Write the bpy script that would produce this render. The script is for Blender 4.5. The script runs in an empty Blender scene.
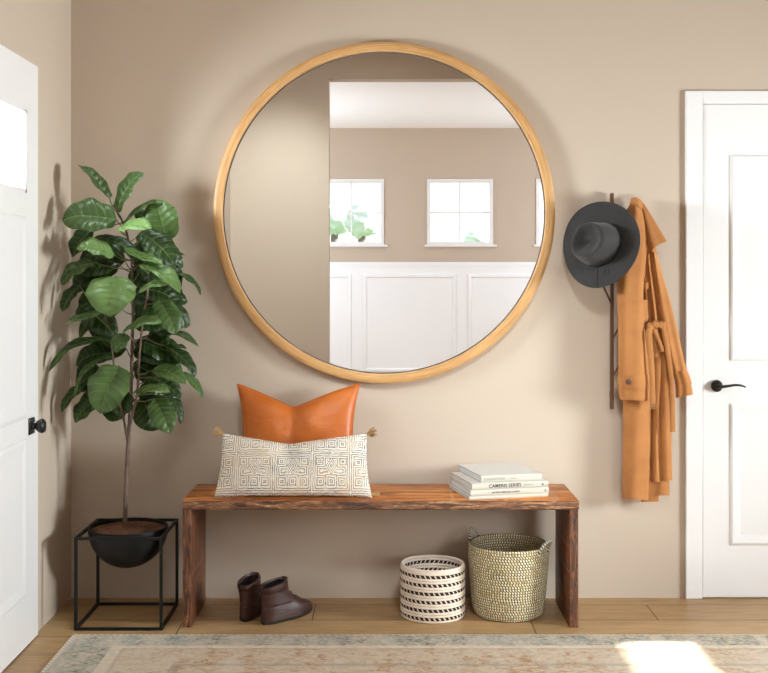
import bpy, bmesh, math, random
from mathutils import Vector, Matrix, noise
random.seed(7)
PI = math.pi
R = math.radians
C = bpy.context.scene.collection

# ------------------------------------------------------------------ camera numbers (metres; back wall at Y=0, floor Z=0)
F = 1110.0; CAMD = 4.625; EYE = 1.3375
def at(px, py, D):
    """real-world point seen at a picture position when it stands D metres from the camera"""
    return Vector(((px-384)*D/F, D-CAMD, EYE-(py-277)*D/F))

# ------------------------------------------------------------------ mesh builder
class MB:
    def __init__(s): s.v=[]; s.f=[]; s.uv=[]; s.mi=[]
    def add(s, vs, fs, uvs=None, mi=0):
        o=len(s.v); s.v += [Vector(p) for p in vs]
        s.uv += (uvs if uvs else [(0,0)]*len(vs))
        for f in fs: s.f.append([i+o for i in f]); s.mi.append(mi)
    def box(s, x0,x1,y0,y1,z0,z1, M=None, mi=0):
        vs=[(x,y,z) for x in (x0,x1) for y in (y0,y1) for z in (z0,z1)]
        if M: vs=[M(*p) for p in vs]
        s.add(vs, [(0,1,3,2),(4,6,7,5),(0,4,5,1),(2,3,7,6),(0,2,6,4),(1,5,7,3)], None, mi)
    def tube(s, pts, r, n=10, caps=True):
        pts=[Vector(p) for p in pts]
        rs=r if isinstance(r,(list,tuple)) else [r]*len(pts)
        vs=[]; uv=[]; up=None
        for i,p in enumerate(pts):
            t=(pts[min(i+1,len(pts)-1)]-pts[max(i-1,0)])
            if t.length<1e-9: t=Vector((0,0,1))
            t.normalize()
            if up is None:
                up=Vector((0,0,1)) if abs(t.z)<.9 else Vector((1,0,0))
            a=(up-t*up.dot(t)); a.normalize(); up=a; b=t.cross(a)
            for k in range(n):
                w=2*PI*k/n
                vs.append(p+(a*math.cos(w)+b*math.sin(w))*rs[i]); uv.append((k/n, i/max(1,len(pts)-1)))
        fs=[]
        for i in range(len(pts)-1):
            for k in range(n):
                fs.append((i*n+k, i*n+(k+1)%n, (i+1)*n+(k+1)%n, (i+1)*n+k))
        if caps:
            fs.append(tuple(range(n-1,-1,-1))); fs.append(tuple((len(pts)-1)*n+k for k in range(n)))
        s.add(vs,fs,uv)
    def loft(s, rings, caps=(True,True), closed_path=False, mi=0):
        n=len(rings[0]); m=len(rings); vs=[]; uv=[]
        for i,r in enumerate(rings):
            for k,p in enumerate(r): vs.append(p); uv.append((k/n, i/max(1,m-1)))
        fs=[]
        for i in range(m if closed_path else m-1):
            j=(i+1)%m
            for k in range(n): fs.append((i*n+k, i*n+(k+1)%n, j*n+(k+1)%n, j*n+k))
        if not closed_path:
            if caps[0]: fs.append(tuple(range(n-1,-1,-1)))
            if caps[1]: fs.append(tuple((m-1)*n+k for k in range(n)))
        s.add(vs,fs,uv,mi)
    def lathe(s, prof, n=64, closed=False, axis='Z', c=(0,0,0)):
        """prof: list of (radius, height)"""
        c=Vector(c); rings=[]
        for k in range(n):
            w=2*PI*k/n; ring=[]
            for (r,h) in prof:
                if axis=='Z': p=Vector((r*math.cos(w), r*math.sin(w), h))
                else: p=Vector((r*math.cos(w), h, r*math.sin(w)))
                ring.append(c+p)
            rings.append(ring)
        m=len(prof); vs=[p for r in rings for p in r]
        uv=[(k/n, j/max(1,m-1)) for k in range(n) for j in range(m)]
        fs=[]
        for k in range(n):
            k2=(k+1)%n
            for j in range(m if closed else m-1):
                j2=(j+1)%m
                fs.append((k*m+j, k2*m+j, k2*m+j2, k*m+j2))
        s.add(vs,fs,uv)
    def grid(s, fn, nu, nv, mi=0):
        vs=[]; uv=[]
        for j in range(nv+1):
            for i in range(nu+1):
                vs.append(fn(i/nu, j/nv)); uv.append((i/nu, j/nv))
        fs=[(j*(nu+1)+i, j*(nu+1)+i+1, (j+1)*(nu+1)+i+1, (j+1)*(nu+1)+i) for j in range(nv) for i in range(nu)]
        s.add(vs,fs,uv,mi)
    def rect_ring(s, M, u0,u1,z0,z1, prof):
        """concentric rectangles (inset, height) on a face, last one filled"""
        vs=[]
        for (ins,h) in prof:
            vs += [M(u0+ins,z0+ins,h), M(u1-ins,z0+ins,h), M(u1-ins,z1-ins,h), M(u0+ins,z1-ins,h)]
        fs=[]
        for i in range(len(prof)-1):
            for k in range(4):
                fs.append((i*4+k, i*4+(k+1)%4, (i+1)*4+(k+1)%4, (i+1)*4+k))
        l=(len(prof)-1)*4; fs.append((l,l+1,l+2,l+3))
        s.add(vs,fs)

def root_loc(p):
    l=Vector((0,0,0))
    while p is not None: l+=p.location; p=p.parent
    return l
def obj(name, mb, mat, parent=None, origin=None, local=False, smooth=True, bevel=0, subsurf=0, seg=2, recalc=True, weld=True):
    me=bpy.data.meshes.new(name)
    o=bpy.data.objects.new(name, me); C.objects.link(o)
    if local: off=Vector((0,0,0))
    elif parent is not None: off=root_loc(parent)
    else: off=Vector(origin) if origin is not None else Vector((0,0,0))
    me.from_pydata([p-off for p in mb.v], [], mb.f)
    uvl=me.uv_layers.new(name='UVMap')
    for lp in me.loops: uvl.data[lp.index].uv=mb.uv[lp.vertex_index]
    for i,p in enumerate(me.polygons): p.material_index=mb.mi[i]; p.use_smooth=smooth
    bm=bmesh.new(); bm.from_mesh(me)
    if weld: bmesh.ops.remove_doubles(bm, verts=bm.verts, dist=1e-6)
    if recalc: bmesh.ops.recalc_face_normals(bm, faces=bm.faces)
    bm.to_mesh(me); bm.free()
    for m in (mat if isinstance(mat,(list,tuple)) else [mat]): me.materials.append(m)
    if parent is not None: o.parent=parent
    elif origin is not None: o.location=Vector(origin)
    if bevel:
        b=o.modifiers.new('bev','BEVEL'); b.width=bevel; b.segments=seg; b.limit_method='ANGLE'; b.angle_limit=R(40)
    if subsurf:
        b=o.modifiers.new('sub','SUBSURF'); b.levels=subsurf; b.render_levels=subsurf
    if smooth and (bevel or not subsurf):
        try: me.set_sharp_from_angle(angle=R(42))
        except Exception: pass
    return o
def tag(o, label, cat, group=None, kind=None):
    o['label']=label; o['category']=cat
    if group: o['group']=group
    if kind: o['kind']=kind
    return o
def thing(name, label, cat, loc, rz=0, group=None, kind=None):
    o=bpy.data.objects.new(name,None); C.objects.link(o); o.location=loc; o.rotation_euler=(0,0,rz)
    o.empty_display_size=.05
    return tag(o,label,cat,group,kind)

# ------------------------------------------------------------------ materials
class NT:
    def __init__(s, name):
        s.m=bpy.data.materials.new(name); s.m.use_nodes=True; s.t=s.m.node_tree
        for n in list(s.t.nodes): s.t.nodes.remove(n)
        s.out=s.n('ShaderNodeOutputMaterial'); s.b=s.n('ShaderNodeBsdfPrincipled'); s.l(s.b.outputs[0], s.out.inputs[0])
    def n(s,t,**k):
        n=s.t.nodes.new(t)
        for a,b in k.items(): setattr(n,a,b)
        return n
    def l(s,a,b): s.t.links.new(a,b)
    def set(s,**k):
        for a,b in k.items():
            i=s.b.inputs[a.replace('_',' ')]
            if hasattr(b,'is_linked') or isinstance(b,bpy.types.NodeSocket): s.l(b,i)
            else: i.default_value=(*b,1) if isinstance(b,tuple) and len(b)==3 else b
        return s
    def coord(s, kind='Object', scale=(1,1,1), loc=(0,0,0), rot=(0,0,0)):
        tc=s.n('ShaderNodeTexCoord'); mp=s.n('ShaderNodeMapping')
        mp.inputs['Scale'].default_value=scale; mp.inputs['Location'].default_value=loc; mp.inputs['Rotation'].default_value=rot
        s.l(tc.outputs[kind], mp.inputs[0]); return mp.outputs[0]
    def noise(s, vec, scale=5, detail=4, rough=.5, dist=0):
        n=s.n('ShaderNodeTexNoise'); s.l(vec,n.inputs['Vector'])
        n.inputs['Scale'].default_value=scale; n.inputs['Detail'].default_value=detail
        n.inputs['Roughness'].default_value=rough; n.inputs['Distortion'].default_value=dist
        return n.outputs['Fac']
    def ramp(s, fac, stops, interp='LINEAR'):
        r=s.n('ShaderNodeValToRGB'); r.color_ramp.interpolation=interp; s.l(fac,r.inputs[0])
        e=r.color_ramp.elements
        while len(e)<len(stops): e.new(.5)
        for i,(p,c) in enumerate(stops):
            e[i].position=p; e[i].color=(*c,1) if len(c)==3 else c
        return r.outputs[0]
    def math(s, op, a, b=None, c=None):
        n=s.n('ShaderNodeMath'); n.operation=op
        for i,x in enumerate((a,b,c)):
            if x is None: continue
            if isinstance(x,(int,float)): n.inputs[i].default_value=x
            else: s.l(x,n.inputs[i])
        return n.outputs[0]
    def mix(s, fac, a, b, mode='MIX'):
        n=s.n('ShaderNodeMix'); n.data_type='RGBA'; n.blend_type=mode
        for i,x in ((0,fac),(6,a),(7,b)):
            if isinstance(x,(int,float)): n.inputs[i].default_value=x
            elif isinstance(x,tuple): n.inputs[i].default_value=(*x,1)
            else: s.l(x,n.inputs[i])
        return n.outputs[2]
    def sep(s, v):
        n=s.n('ShaderNodeSeparateXYZ'); s.l(v,n.inputs[0]); return n.outputs
    def bump(s, h, strength=.3, dist=.01):
        n=s.n('ShaderNodeBump'); n.inputs['Strength'].default_value=strength; n.inputs['Distance'].default_value=dist
        s.l(h,n.inputs['Height']); s.l(n.outputs[0], s.b.inputs['Normal']); return s

def plain(name, col, rough=.5, metal=0, spec=.5, nscale=0, nstr=.1, var=0):
    t=NT(name); t.set(Base_Color=col, Roughness=rough, Metallic=metal); t.b.inputs['Specular IOR Level'].default_value=spec
    if nscale:
        v=t.coord(); h=t.noise(v,nscale,4)
        t.bump(h,nstr,.004)
        if var:
            c=t.ramp(t.noise(v,nscale*.3,3),[(.3,tuple(x*(1-var) for x in col)),(.7,tuple(min(1,x*(1+var)) for x in col))]); t.set(Base_Color=c)
    return t.m

M={}
M['wall']=plain('wall_paint',(.525,.430,.342),.85,spec=.25,nscale=60,nstr=.04)
M['white']=plain('white_paint',(.79,.77,.765),.38,spec=.4,nscale=30,nstr=.02)
M['ceil']=plain('ceiling_paint',(.93,.92,.92),.8)
M['wains']=plain('wainscot_paint',(.86,.86,.87),.5)
M['black']=plain('black_metal',(.006,.006,.006),.5,metal=.0,spec=.3,nscale=200,nstr=.05)
M['bowl']=plain('black_powder_coat',(.006,.006,.007),.5,spec=.35,nscale=250,nstr=.06)
M['handle']=plain('black_bronze_metal',(.018,.018,.018),.28,metal=.3)
M['hat']=None
def glass_mat():
    t=NT('window_glass'); t.t.nodes.remove(t.b)
    tr=t.n('ShaderNodeBsdfTransparent'); gl=t.n('ShaderNodeBsdfGlossy'); gl.inputs['Roughness'].default_value=.02
    mx=t.n('ShaderNodeMixShader'); mx.inputs[0].default_value=.06
    t.l(tr.outputs[0],mx.inputs[1]); t.l(gl.outputs[0],mx.inputs[2]); t.l(mx.outputs[0],t.out.inputs[0]); return t.m
M['glass']=glass_mat()
M['sun_block']=plain('sun_blocking_pane',(.85,.87,.88),.7)  # opaque pane, added to keep the sun out of the low window
def mirror_mat():
    t=NT('mirror_silver'); t.set(Base_Color=(.95,.955,.95),Metallic=1.0,Roughness=.0); return t.m
M['mirror']=mirror_mat()

def floor_mat():
    t=NT('oak_planks')
    v=t.coord('Object',loc=(.28,.097,0))
    br=t.n('ShaderNodeTexBrick'); t.l(v,br.inputs['Vector']); br.offset=.37; br.offset_frequency=2
    br.inputs['Scale'].default_value=1; br.inputs['Mortar Size'].default_value=.003; br.inputs['Brick Width'].default_value=1.35; br.inputs['Row Height'].default_value=.2
    br.inputs['Color1'].default_value=(0,0,0,1); br.inputs['Color2'].default_value=(1,1,1,1); br.inputs['Mortar'].default_value=(.5,.5,.5,1); br.inputs['Mortar Smooth'].default_value=.2
    g=t.noise(t.coord('Object',scale=(1.2,16,1)),6,8,.62,.6)
    g2=t.noise(t.coord('Object',scale=(.9,5,1)),3,4,.5,1.2)
    c=t.ramp(g,[(.32,(.20,.098,.034)),(.5,(.41,.245,.105)),(.68,(.55,.365,.175))])
    c=t.mix(.45,c,t.ramp(g2,[(.3,(.26,.14,.055)),(.65,(.48,.31,.15))]))
    c=t.mix(.30,c,t.ramp(br.outputs['Color'],[(0,(.33,.19,.08)),(1,(.52,.35,.175))]))
    kn=t.noise(t.coord('Object',scale=(2.5,9,1),loc=(3,1,0)),2.2,3,.5,.5)
    c=t.mix(t.math('MULTIPLY',t.ramp(kn,[(.68,(0,0,0)),(.78,(1,1,1))]),.5),c,(.17,.09,.04))
    c=t.mix(br.outputs['Fac'],c,(.10,.055,.025))
    t.set(Base_Color=c,Roughness=.42); t.b.inputs['Specular IOR Level'].default_value=.4
    t.bump(t.math('SUBTRACT',t.math('MULTIPLY',g,.3),br.outputs['Fac']),.25,.003); return t.m
M['floor']=floor_mat()

def rug_mat(L,W):
    t=NT('distressed_rug')
    tc=t.n('ShaderNodeTexCoord'); x,y,z=t.sep(tc.outputs['Object'])
    v=t.math('MULTIPLY',y,-1)
    eu=t.math('MULTIPLY',t.math('MINIMUM',x,t.math('SUBTRACT',L,x)),.75)
    ev=t.math('MINIMUM',v,t.math('SUBTRACT',W,v))
    e=t.math('MINIMUM',eu,ev)
    p=t.coord('Object')
    weave=t.noise(t.coord('Object',scale=(14,70,1)),6,3,.6)
    n1=t.noise(p,7,5,.6,.8); n2=t.noise(t.coord('Object',loc=(4,2,0)),22,5,.65,1.5); n3=t.noise(t.coord('Object',scale=(3,1.2,1),loc=(1,7,0)),4,5,.6,.4)
    vo=t.n('ShaderNodeTexVoronoi'); vo.feature='DISTANCE_TO_EDGE'; t.l(p,vo.inputs['Vector']); vo.inputs['Scale'].default_value=11
    vo2=t.n('ShaderNodeTexVoronoi'); t.l(p,vo2.inputs['Vector']); vo2.inputs['Scale'].default_value=13
    n4=t.noise(t.coord('Object',scale=(1.0,1.6,1),loc=(9,3,0)),52,4,.7,.6); n5=t.noise(t.coord('Object',scale=(1.0,1.5,1),loc=(5,8,0)),25,4,.68,1.0)
    blue=t.ramp(n5,[(.36,(.075,.085,.075)),(.46,(.20,.225,.21)),(.55,(.42,.395,.32)),(.68,(.56,.50,.39))])
    blue=t.mix(t.ramp(n1,[(.48,(0,0,0)),(.60,(.6,.6,.6))]),blue,(.23,.30,.32))
    blue=t.mix(t.ramp(n4,[(.50,(0,0,0)),(.62,(.75,.75,.75))]),blue,(.60,.53,.40))
    ros=t.math('LESS_THAN',t.math('ABSOLUTE',t.math('SUBTRACT',t.math('FRACT',t.math('MULTIPLY',vo2.outputs['Distance'],4.2)),.5)),.16)
    blue=t.mix(t.math('MULTIPLY',ros,t.ramp(n3,[(.38,(.15,)*3),(.58,(.6,)*3)])),blue,(.10,.11,.10))
    fld=t.ramp(n5,[(.36,(.33,.15,.075)),(.45,(.48,.28,.165)),(.53,(.58,.46,.33)),(.66,(.61,.54,.41))])
    fld=t.mix(t.ramp(n1,[(.50,(0,0,0)),(.62,(.7,.7,.7))]),fld,(.60,.51,.38))
    fld=t.mix(t.ramp(n4,[(.52,(0,0,0)),(.64,(.7,.7,.7))]),fld,(.30,.27,.21))
    # frame line inside the field
    fl=t.math('LESS_THAN',t.math('ABSOLUTE',t.math('SUBTRACT',e,.335)),.012)
    fld=t.mix(t.math('MULTIPLY',fl,t.ramp(n3,[(.35,(.2,.2,.2)),(.6,(.9,.9,.9))])),fld,(.18,.17,.16))
    cream=t.ramp(n2,[(.3,(.42,.36,.27)),(.5,(.68,.60,.47)),(.7,(.74,.67,.54))])
    c=t.mix(t.math('GREATER_THAN',e,.135),blue,cream)
    ln=t.math('LESS_THAN',t.math('ABSOLUTE',t.math('SUBTRACT',e,.172)),.006)
    c=t.mix(t.math('GREATER_THAN',e,.166),c,fld)
    c=t.mix(t.math('MULTIPLY',ln,.6),c,(.36,.22,.13))
    ln=t.math('LESS_THAN',t.math('ABSOLUTE',t.math('SUBTRACT',e,.028)),.004)
    c=t.mix(t.math('MULTIPLY',ln,.5),c,(.2,.2,.18))
    edge=t.math('LESS_THAN',e,.012)
    st=t.math('GREATER_THAN',t.math('SINE',t.math('MULTIPLY',t.math('ADD',x,y),260)),-.2)
    c=t.mix(edge,c,t.mix(st,(.33,.30,.25),(.76,.70,.58)))
    c=t.mix(.5,c,t.ramp(weave,[(.3,(.30,.27,.24)),(.55,(.70,.64,.56)),(.75,(.86,.80,.70))]),'SOFT_LIGHT')
    fade=t.ramp(n3,[(.38,(.12,.12,.12)),(.62,(.68,.68,.68))])
    c=t.mix(fade,c,(.68,.59,.49))
    t.set(Base_Color=c,Roughness=.95); t.b.inputs['Specular IOR Level'].default_value=.1
    t.bump(weave,.35,.004); return t.m

def wood_mat(name, stops, sc=(1,14,14), rough=.4, scale=4, dist=.8, fine=.35, loc=(0,0,0), bumps=.15, spec=.5):
    t=NT(name); v=t.coord('Object',scale=sc,loc=loc)
    g=t.noise(v,scale,6,.6,dist); g2=t.noise(t.coord('Object',scale=tuple(k*3 for k in sc),loc=loc),scale*1.5,5,.65,.3)
    f=t.math('ADD',t.math('MULTIPLY',g,1-fine),t.math('MULTIPLY',g2,fine))
    t.set(Base_Color=t.ramp(f,stops),Roughness=rough); t.b.inputs['Specular IOR Level'].default_value=spec; t.bump(g2,bumps,.003); return t.m
BS=[(.36,(.060,.016,.008)),(.45,(.22,.058,.018)),(.51,(.44,.15,.038)),(.57,(.56,.215,.045)),(.66,(.68,.33,.085))]
M['bench_top']=wood_mat('acacia_top',BS,(1,9,9),.34,2.6,1.0,spec=.3)
BL=[(.36,(.035,.012,.006)),(.48,(.10,.032,.014)),(.58,(.17,.060,.024)),(.7,(.27,.105,.042))]
M['bench_leg']=wood_mat('acacia_leg',BL,(9,9,1),.42,2.6,1.0)
def bark(name, sc):
    t=NT(name); v=t.coord('Object',scale=sc)
    g=t.noise(v,9,7,.7,1.2)
    c=t.ramp(g,[(.36,(.03,.012,.007)),(.48,(.13,.05,.022)),(.56,(.26,.115,.05)),(.63,(.42,.24,.12)),(.70,(.66,.46,.27))])
    t.set(Base_Color=c,Roughness=.6); t.bump(g,.5,.006); return t.m
M['bark_x']=bark('rough_edge_wood',(1.1,6,8)); 
def bark_leg():
    t=NT('rough_leg_wood'); g=t.noise(t.coord('Object',scale=(10,10,1.5)),7,7,.7,1.2)
    c=t.ramp(g,[(.40,(.035,.013,.007)),(.52,(.145,.05,.02)),(.62,(.26,.105,.042)),(.72,(.48,.26,.12))])
    t.set(Base_Color=c,Roughness=.55); t.bump(g,.4,.005); return t.m
M['bark_z']=bark_leg()

def frame_wood():
    t=NT('honey_oak'); tc=t.n('ShaderNodeTexCoord'); mp=t.n('ShaderNodeMapping'); mp.inputs['Scale'].default_value=(14,2.2,1)
    x,y,z=t.sep(tc.outputs['Object'])
    rad=t.math('SQRT',t.math('ADD',t.math('POWER',x,2),t.math('POWER',z,2)))
    ang=t.math('ARCTAN2',z,x)
    cb=t.n('ShaderNodeCombineXYZ'); t.l(t.math('ABSOLUTE',ang),cb.inputs[0]); t.l(t.math('MULTIPLY',rad,40),cb.inputs[1]); t.l(t.math('MULTIPLY',y,40),cb.inputs[2])
    g=t.noise(cb.outputs[0],5,6,.6,.6)
    cb2=t.n('ShaderNodeCombineXYZ'); t.l(t.math('MULTIPLY',t.math('ABSOLUTE',ang),4),cb2.inputs[0]); t.l(t.math('MULTIPLY',rad,150),cb2.inputs[1]); t.l(t.math('MULTIPLY',y,90),cb2.inputs[2])
    g2=t.noise(cb2.outputs[0],3,4,.6,.2)
    f=t.math('ADD',t.math('MULTIPLY',g,.65),t.math('MULTIPLY',g2,.35))
    c=t.ramp(f,[(.32,(.33,.155,.048)),(.46,(.52,.275,.10)),(.58,(.60,.35,.145)),(.72,(.67,.43,.20))])
    t.set(Base_Color=c,Roughness=.45); t.bump(g2,.12,.002); return t.m
M['oak']=frame_wood()

def leather():
    t=NT('cognac_leather'); v=t.coord()
    big=t.noise(v,7,3,.5); fine=t.noise(v,180,3,.5); wr=t.noise(t.coord('Object',scale=(1,1,2.2)),16,3,.5,1.2)
    c=t.ramp(big,[(.3,(.42,.098,.012)),(.7,(.51,.135,.019))])
    t.set(Base_Color=c,Roughness=t.ramp(big,[(.3,(.36,)*3),(.7,(.46,)*3)])); t.b.inputs['Specular IOR Level'].default_value=.3
    t.bump(t.math('ADD',t.math('MULTIPLY',fine,.12),t.math('MULTIPLY',wr,.7)),.28,.012); return t.m
M['leather']=leather()

def mud_mat():
    t=NT('block_printed_cotton'); tc=t.n('ShaderNodeTexCoord'); u,v,_=t.sep(tc.outputs['UV'])
    # repeat tile 0.148 m wide (UV carries metres)
    T=.148
    fx=t.math('SUBTRACT',t.math('FRACT',t.math('DIVIDE',t.math('ADD',u,.5*T+3*T),T)),.5)
    fy=t.math('SUBTRACT',t.math('FRACT',t.math('DIVIDE',t.math('ADD',v,6*T-.040),T)),.5)
    ax=t.math('ABSOLUTE',fx); ay=t.math('ABSOLUTE',fy)
    wob=t.noise(tc.outputs['Object'],60,2,.5)
    w=t.math('MULTIPLY',t.math('SUBTRACT',wob,.5),.05)
    mx=t.math('ADD',t.math('MAXIMUM',ax,ay),w)
    def line(d,c,h): return t.math('LESS_THAN',t.math('ABSOLUTE',t.math('SUBTRACT',d,c)),h)
    def OR(*a):
        r=a[0]
        for b in a[1:]: r=t.math('MAXIMUM',r,b)
        return r
    border=OR(line(mx,.475,.012),line(mx,.435,.011))
    # centre diamond column
    dm=t.math('ADD',t.math('ADD',t.math('MULTIPLY',ax,1.7),t.math('ABSOLUTE',t.math('SUBTRACT',fy,.16))),w)
    dia=OR(line(dm,.22,.022),line(dm,.12,.022),line(dm,.03,.02))
    # little box at the bottom centre
    bx=t.math('ADD',t.math('MAXIMUM',ax,t.math('MULTIPLY',t.math('ABSOLUTE',t.math('ADD',fy,.24)),.85)),w)
    bxl=OR(line(bx,.10,.013),line(bx,.055,.013))
    # slanting mirrored key lines at the sides
    sl=t.math('ADD',t.math('SUBTRACT',ax,t.math('MULTIPLY',fy,.55)),w)
    side=t.math('MULTIPLY',OR(line(sl,.20,.013),line(sl,.27,.013)),t.math('LESS_THAN',mx,.42))
    kx=t.math('ADD',t.math('MAXIMUM',t.math('ABSOLUTE',t.math('SUBTRACT',ax,.30)),t.math('ABSOLUTE',t.math('SUBTRACT',fy,.27))),w)
    key=OR(line(kx,.10,.013),line(kx,.05,.013))
    k2=t.math('ADD',t.math('MAXIMUM',t.math('ABSOLUTE',t.math('SUBTRACT',ax,.28)),t.math('MULTIPLY',t.math('ABSOLUTE',t.math('ADD',fy,.25)),.9)),w)
    key2=OR(line(k2,.13,.013),line(k2,.075,.013),line(k2,.025,.012))
    inbox=t.math('GREATER_THAN',bx,.115)
    side=t.math('MULTIPLY',side,t.math('GREATER_THAN',kx,.12))
    side=t.math('MULTIPLY',side,t.math('GREATER_THAN',k2,.15))
    dia=t.math('MULTIPLY',dia,t.math('LESS_THAN',dm,.25))
    def mn(*a):
        r=a[0]
        for q in a[1:]: r=t.math('MINIMUM',r,q)
        return r
    D=mn(t.math('MULTIPLY',dm,.62),bx,kx,k2,t.math('SUBTRACT',.5,mx))
    pat=t.math('LESS_THAN',t.math('ABSOLUTE',t.math('SUBTRACT',t.math('FRACT',t.math('DIVIDE',D,.056)),.5)),.19)
    wear=t.ramp(t.noise(tc.outputs['Object'],26,4,.6),[(.32,(.45,)*3),(.48,(1,)*3)])
    pat=t.math('MULTIPLY',pat,wear)
    ink=t.ramp(t.noise(tc.outputs['Object'],9,2,.5),[(.40,(.17,.145,.13)),(.54,(.36,.25,.15)),(.66,(.21,.185,.17))])
    base=t.ramp(t.noise(tc.outputs['Object'],14,4,.6),[(.3,(.66,.59,.51)),(.6,(.76,.70,.62))])
    base=t.mix(t.ramp(t.noise(tc.outputs['Object'],7,2,.5),[(.55,(0,0,0)),(.7,(.4,.4,.4))]),base,(.66,.50,.32))
    c=t.mix(pat,base,ink)
    t.set(Base_Color=c,Roughness=.9); t.b.inputs['Specular IOR Level'].default_value=.15
    t.bump(t.noise(tc.outputs['Object'],320,2,.5),.4,.003); return t.m
M['mud']=mud_mat()
M['tassel']=plain('tan_thread',(.46,.28,.11),.9)

def suede():
    t=NT('camel_suede'); v=t.coord()
    a=t.noise(v,9,4,.6); b=t.noise(v,90,3,.6)
    c=t.ramp(a,[(.3,(.345,.140,.045)),(.7,(.425,.182,.062))])
    t.set(Base_Color=c,Roughness=.88); t.b.inputs['Specular IOR Level'].default_value=.15
    try:
        t.b.inputs['Sheen Weight'].default_value=.15; t.b.inputs['Sheen Tint'].default_value=(.9,.6,.35,1)
    except Exception: pass
    t.bump(t.math('ADD',t.math('MULTIPLY',b,.15),a),.18,.008); return t.m
M['suede']=suede()
M['button']=plain('brown_button',(.10,.045,.03),.35)
M['buckle']=plain('dull_brass',(.22,.13,.07),.4,metal=.6)
def felt():
    t=NT('charcoal_felt'); v=t.coord()
    a=t.noise(v,14,4,.6); b=t.noise(v,300,2,.5)
    t.set(Base_Color=t.ramp(a,[(.3,(.025,.0225,.0215)),(.7,(.036,.033,.032))]),Roughness=.85); t.b.inputs['Specular IOR Level'].default_value=.25
    t.b.inputs['Sheen Weight'].default_value=.12
    t.bump(b,.15,.002); return t.m
M['hat']=felt()
M['hatband']=plain('dark_hat_ribbon',(.018,.017,.018),.6)
M['rack']=wood_mat('walnut_rack',[(.3,(.05,.018,.008)),(.6,(.14,.052,.020))],(12,12,1),.45,5)

def leaf_mat():
    t=NT('fig_leaf'); tc=t.n('ShaderNodeTexCoord'); u,v,_=t.sep(tc.outputs['UV'])
    au=t.math('MULTIPLY',t.math('ABSOLUTE',t.math('SUBTRACT',u,.5)),2)
    mid=t.math('LESS_THAN',au,.035)
    ph=t.math('SUBTRACT',v,t.math('MULTIPLY',au,.16))
    lat=t.math('GREATER_THAN',t.math('SINE',t.math('MULTIPLY',ph,44)),.955)
    vein=t.math('MAXIMUM',mid,t.math('MULTIPLY',lat,.65))
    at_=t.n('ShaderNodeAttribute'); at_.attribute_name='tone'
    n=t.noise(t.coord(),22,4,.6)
    base=t.mix(at_.outputs['Fac'],(.009,.026,.004),(.150,.255,.075))  # light and shade put into the colour, leaf by leaf
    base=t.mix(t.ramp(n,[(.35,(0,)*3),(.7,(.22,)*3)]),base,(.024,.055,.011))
    c=t.mix(t.math('MULTIPLY',vein,.55),base,(.20,.29,.085))
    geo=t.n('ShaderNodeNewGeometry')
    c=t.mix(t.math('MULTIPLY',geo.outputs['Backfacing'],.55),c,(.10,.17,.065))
    t.set(Base_Color=c,Roughness=.40); t.b.inputs['Specular IOR Level'].default_value=.34
    hm=t.math('ADD',t.math('SINE',t.math('MULTIPLY',ph,44)),t.math('MULTIPLY',n,.8))
    t.bump(hm,.24,.005)
    trn=t.n('ShaderNodeBsdfTranslucent'); trn.inputs[0].default_value=(.14,.30,.05,1)
    mx=t.n('ShaderNodeMixShader'); mx.inputs[0].default_value=.12
    t.l(t.b.outputs[0],mx.inputs[1]); t.l(trn.outputs[0],mx.inputs[2]); t.l(mx.outputs[0],t.out.inputs[0]); return t.m
M['leaf']=leaf_mat()
M['bark']=plain('grey_brown_stem',(.15,.095,.07),.8,nscale=90,nstr=.5,var=.3)
M['petiole']=plain('green_brown_petiole',(.14,.12,.05),.6)
M['soil']=plain('brown_soil',(.12,.046,.019),.95,nscale=70,nstr=1.0,var=.6)

def bootm(name,col,rough,spec=.5):
    t=NT(name); v=t.coord(); n=t.noise(v,30,4,.6)
    t.set(Base_Color=t.ramp(n,[(.3,tuple(c*.8 for c in col)),(.7,tuple(c*1.2 for c in col))]),Roughness=rough); t.b.inputs['Specular IOR Level'].default_value=spec
    t.bump(t.noise(v,220,2,.5),.15,.002); return t.m
M['boot']=bootm('chestnut_leather',(.047,.0165,.013),.42)
M['boot2']=bootm('reddish_leather',(.048,.016,.010),.36)
M['sole']=bootm('dark_rubber',(.018,.010,.008),.5)
M['lining']=bootm('dark_lining',(.012,.009,.008),.9)
M['lace']=bootm('brown_laces',(.030,.018,.014),.8)
M['eyelet']=plain('aged_brass_eyelet',(.30,.20,.12),.35,metal=.9)

M['cover']=plain('ivory_cover',(.60,.58,.545),.55,nscale=120,nstr=.04)
M['spine']=plain('ivory_spine',(.53,.485,.41),.6)
M['pages']=plain('white_pages',(.66,.65,.64),.8,nscale=0)
M['ink']=plain('dark_ink',(.045,.035,.028),.7)
M['greyink']=plain('grey_ink',(.24,.215,.18),.7)
M['line']=plain('dark_shadow_line',(.10,.085,.08),.7)  # dark colour for painted shadow lines

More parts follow.
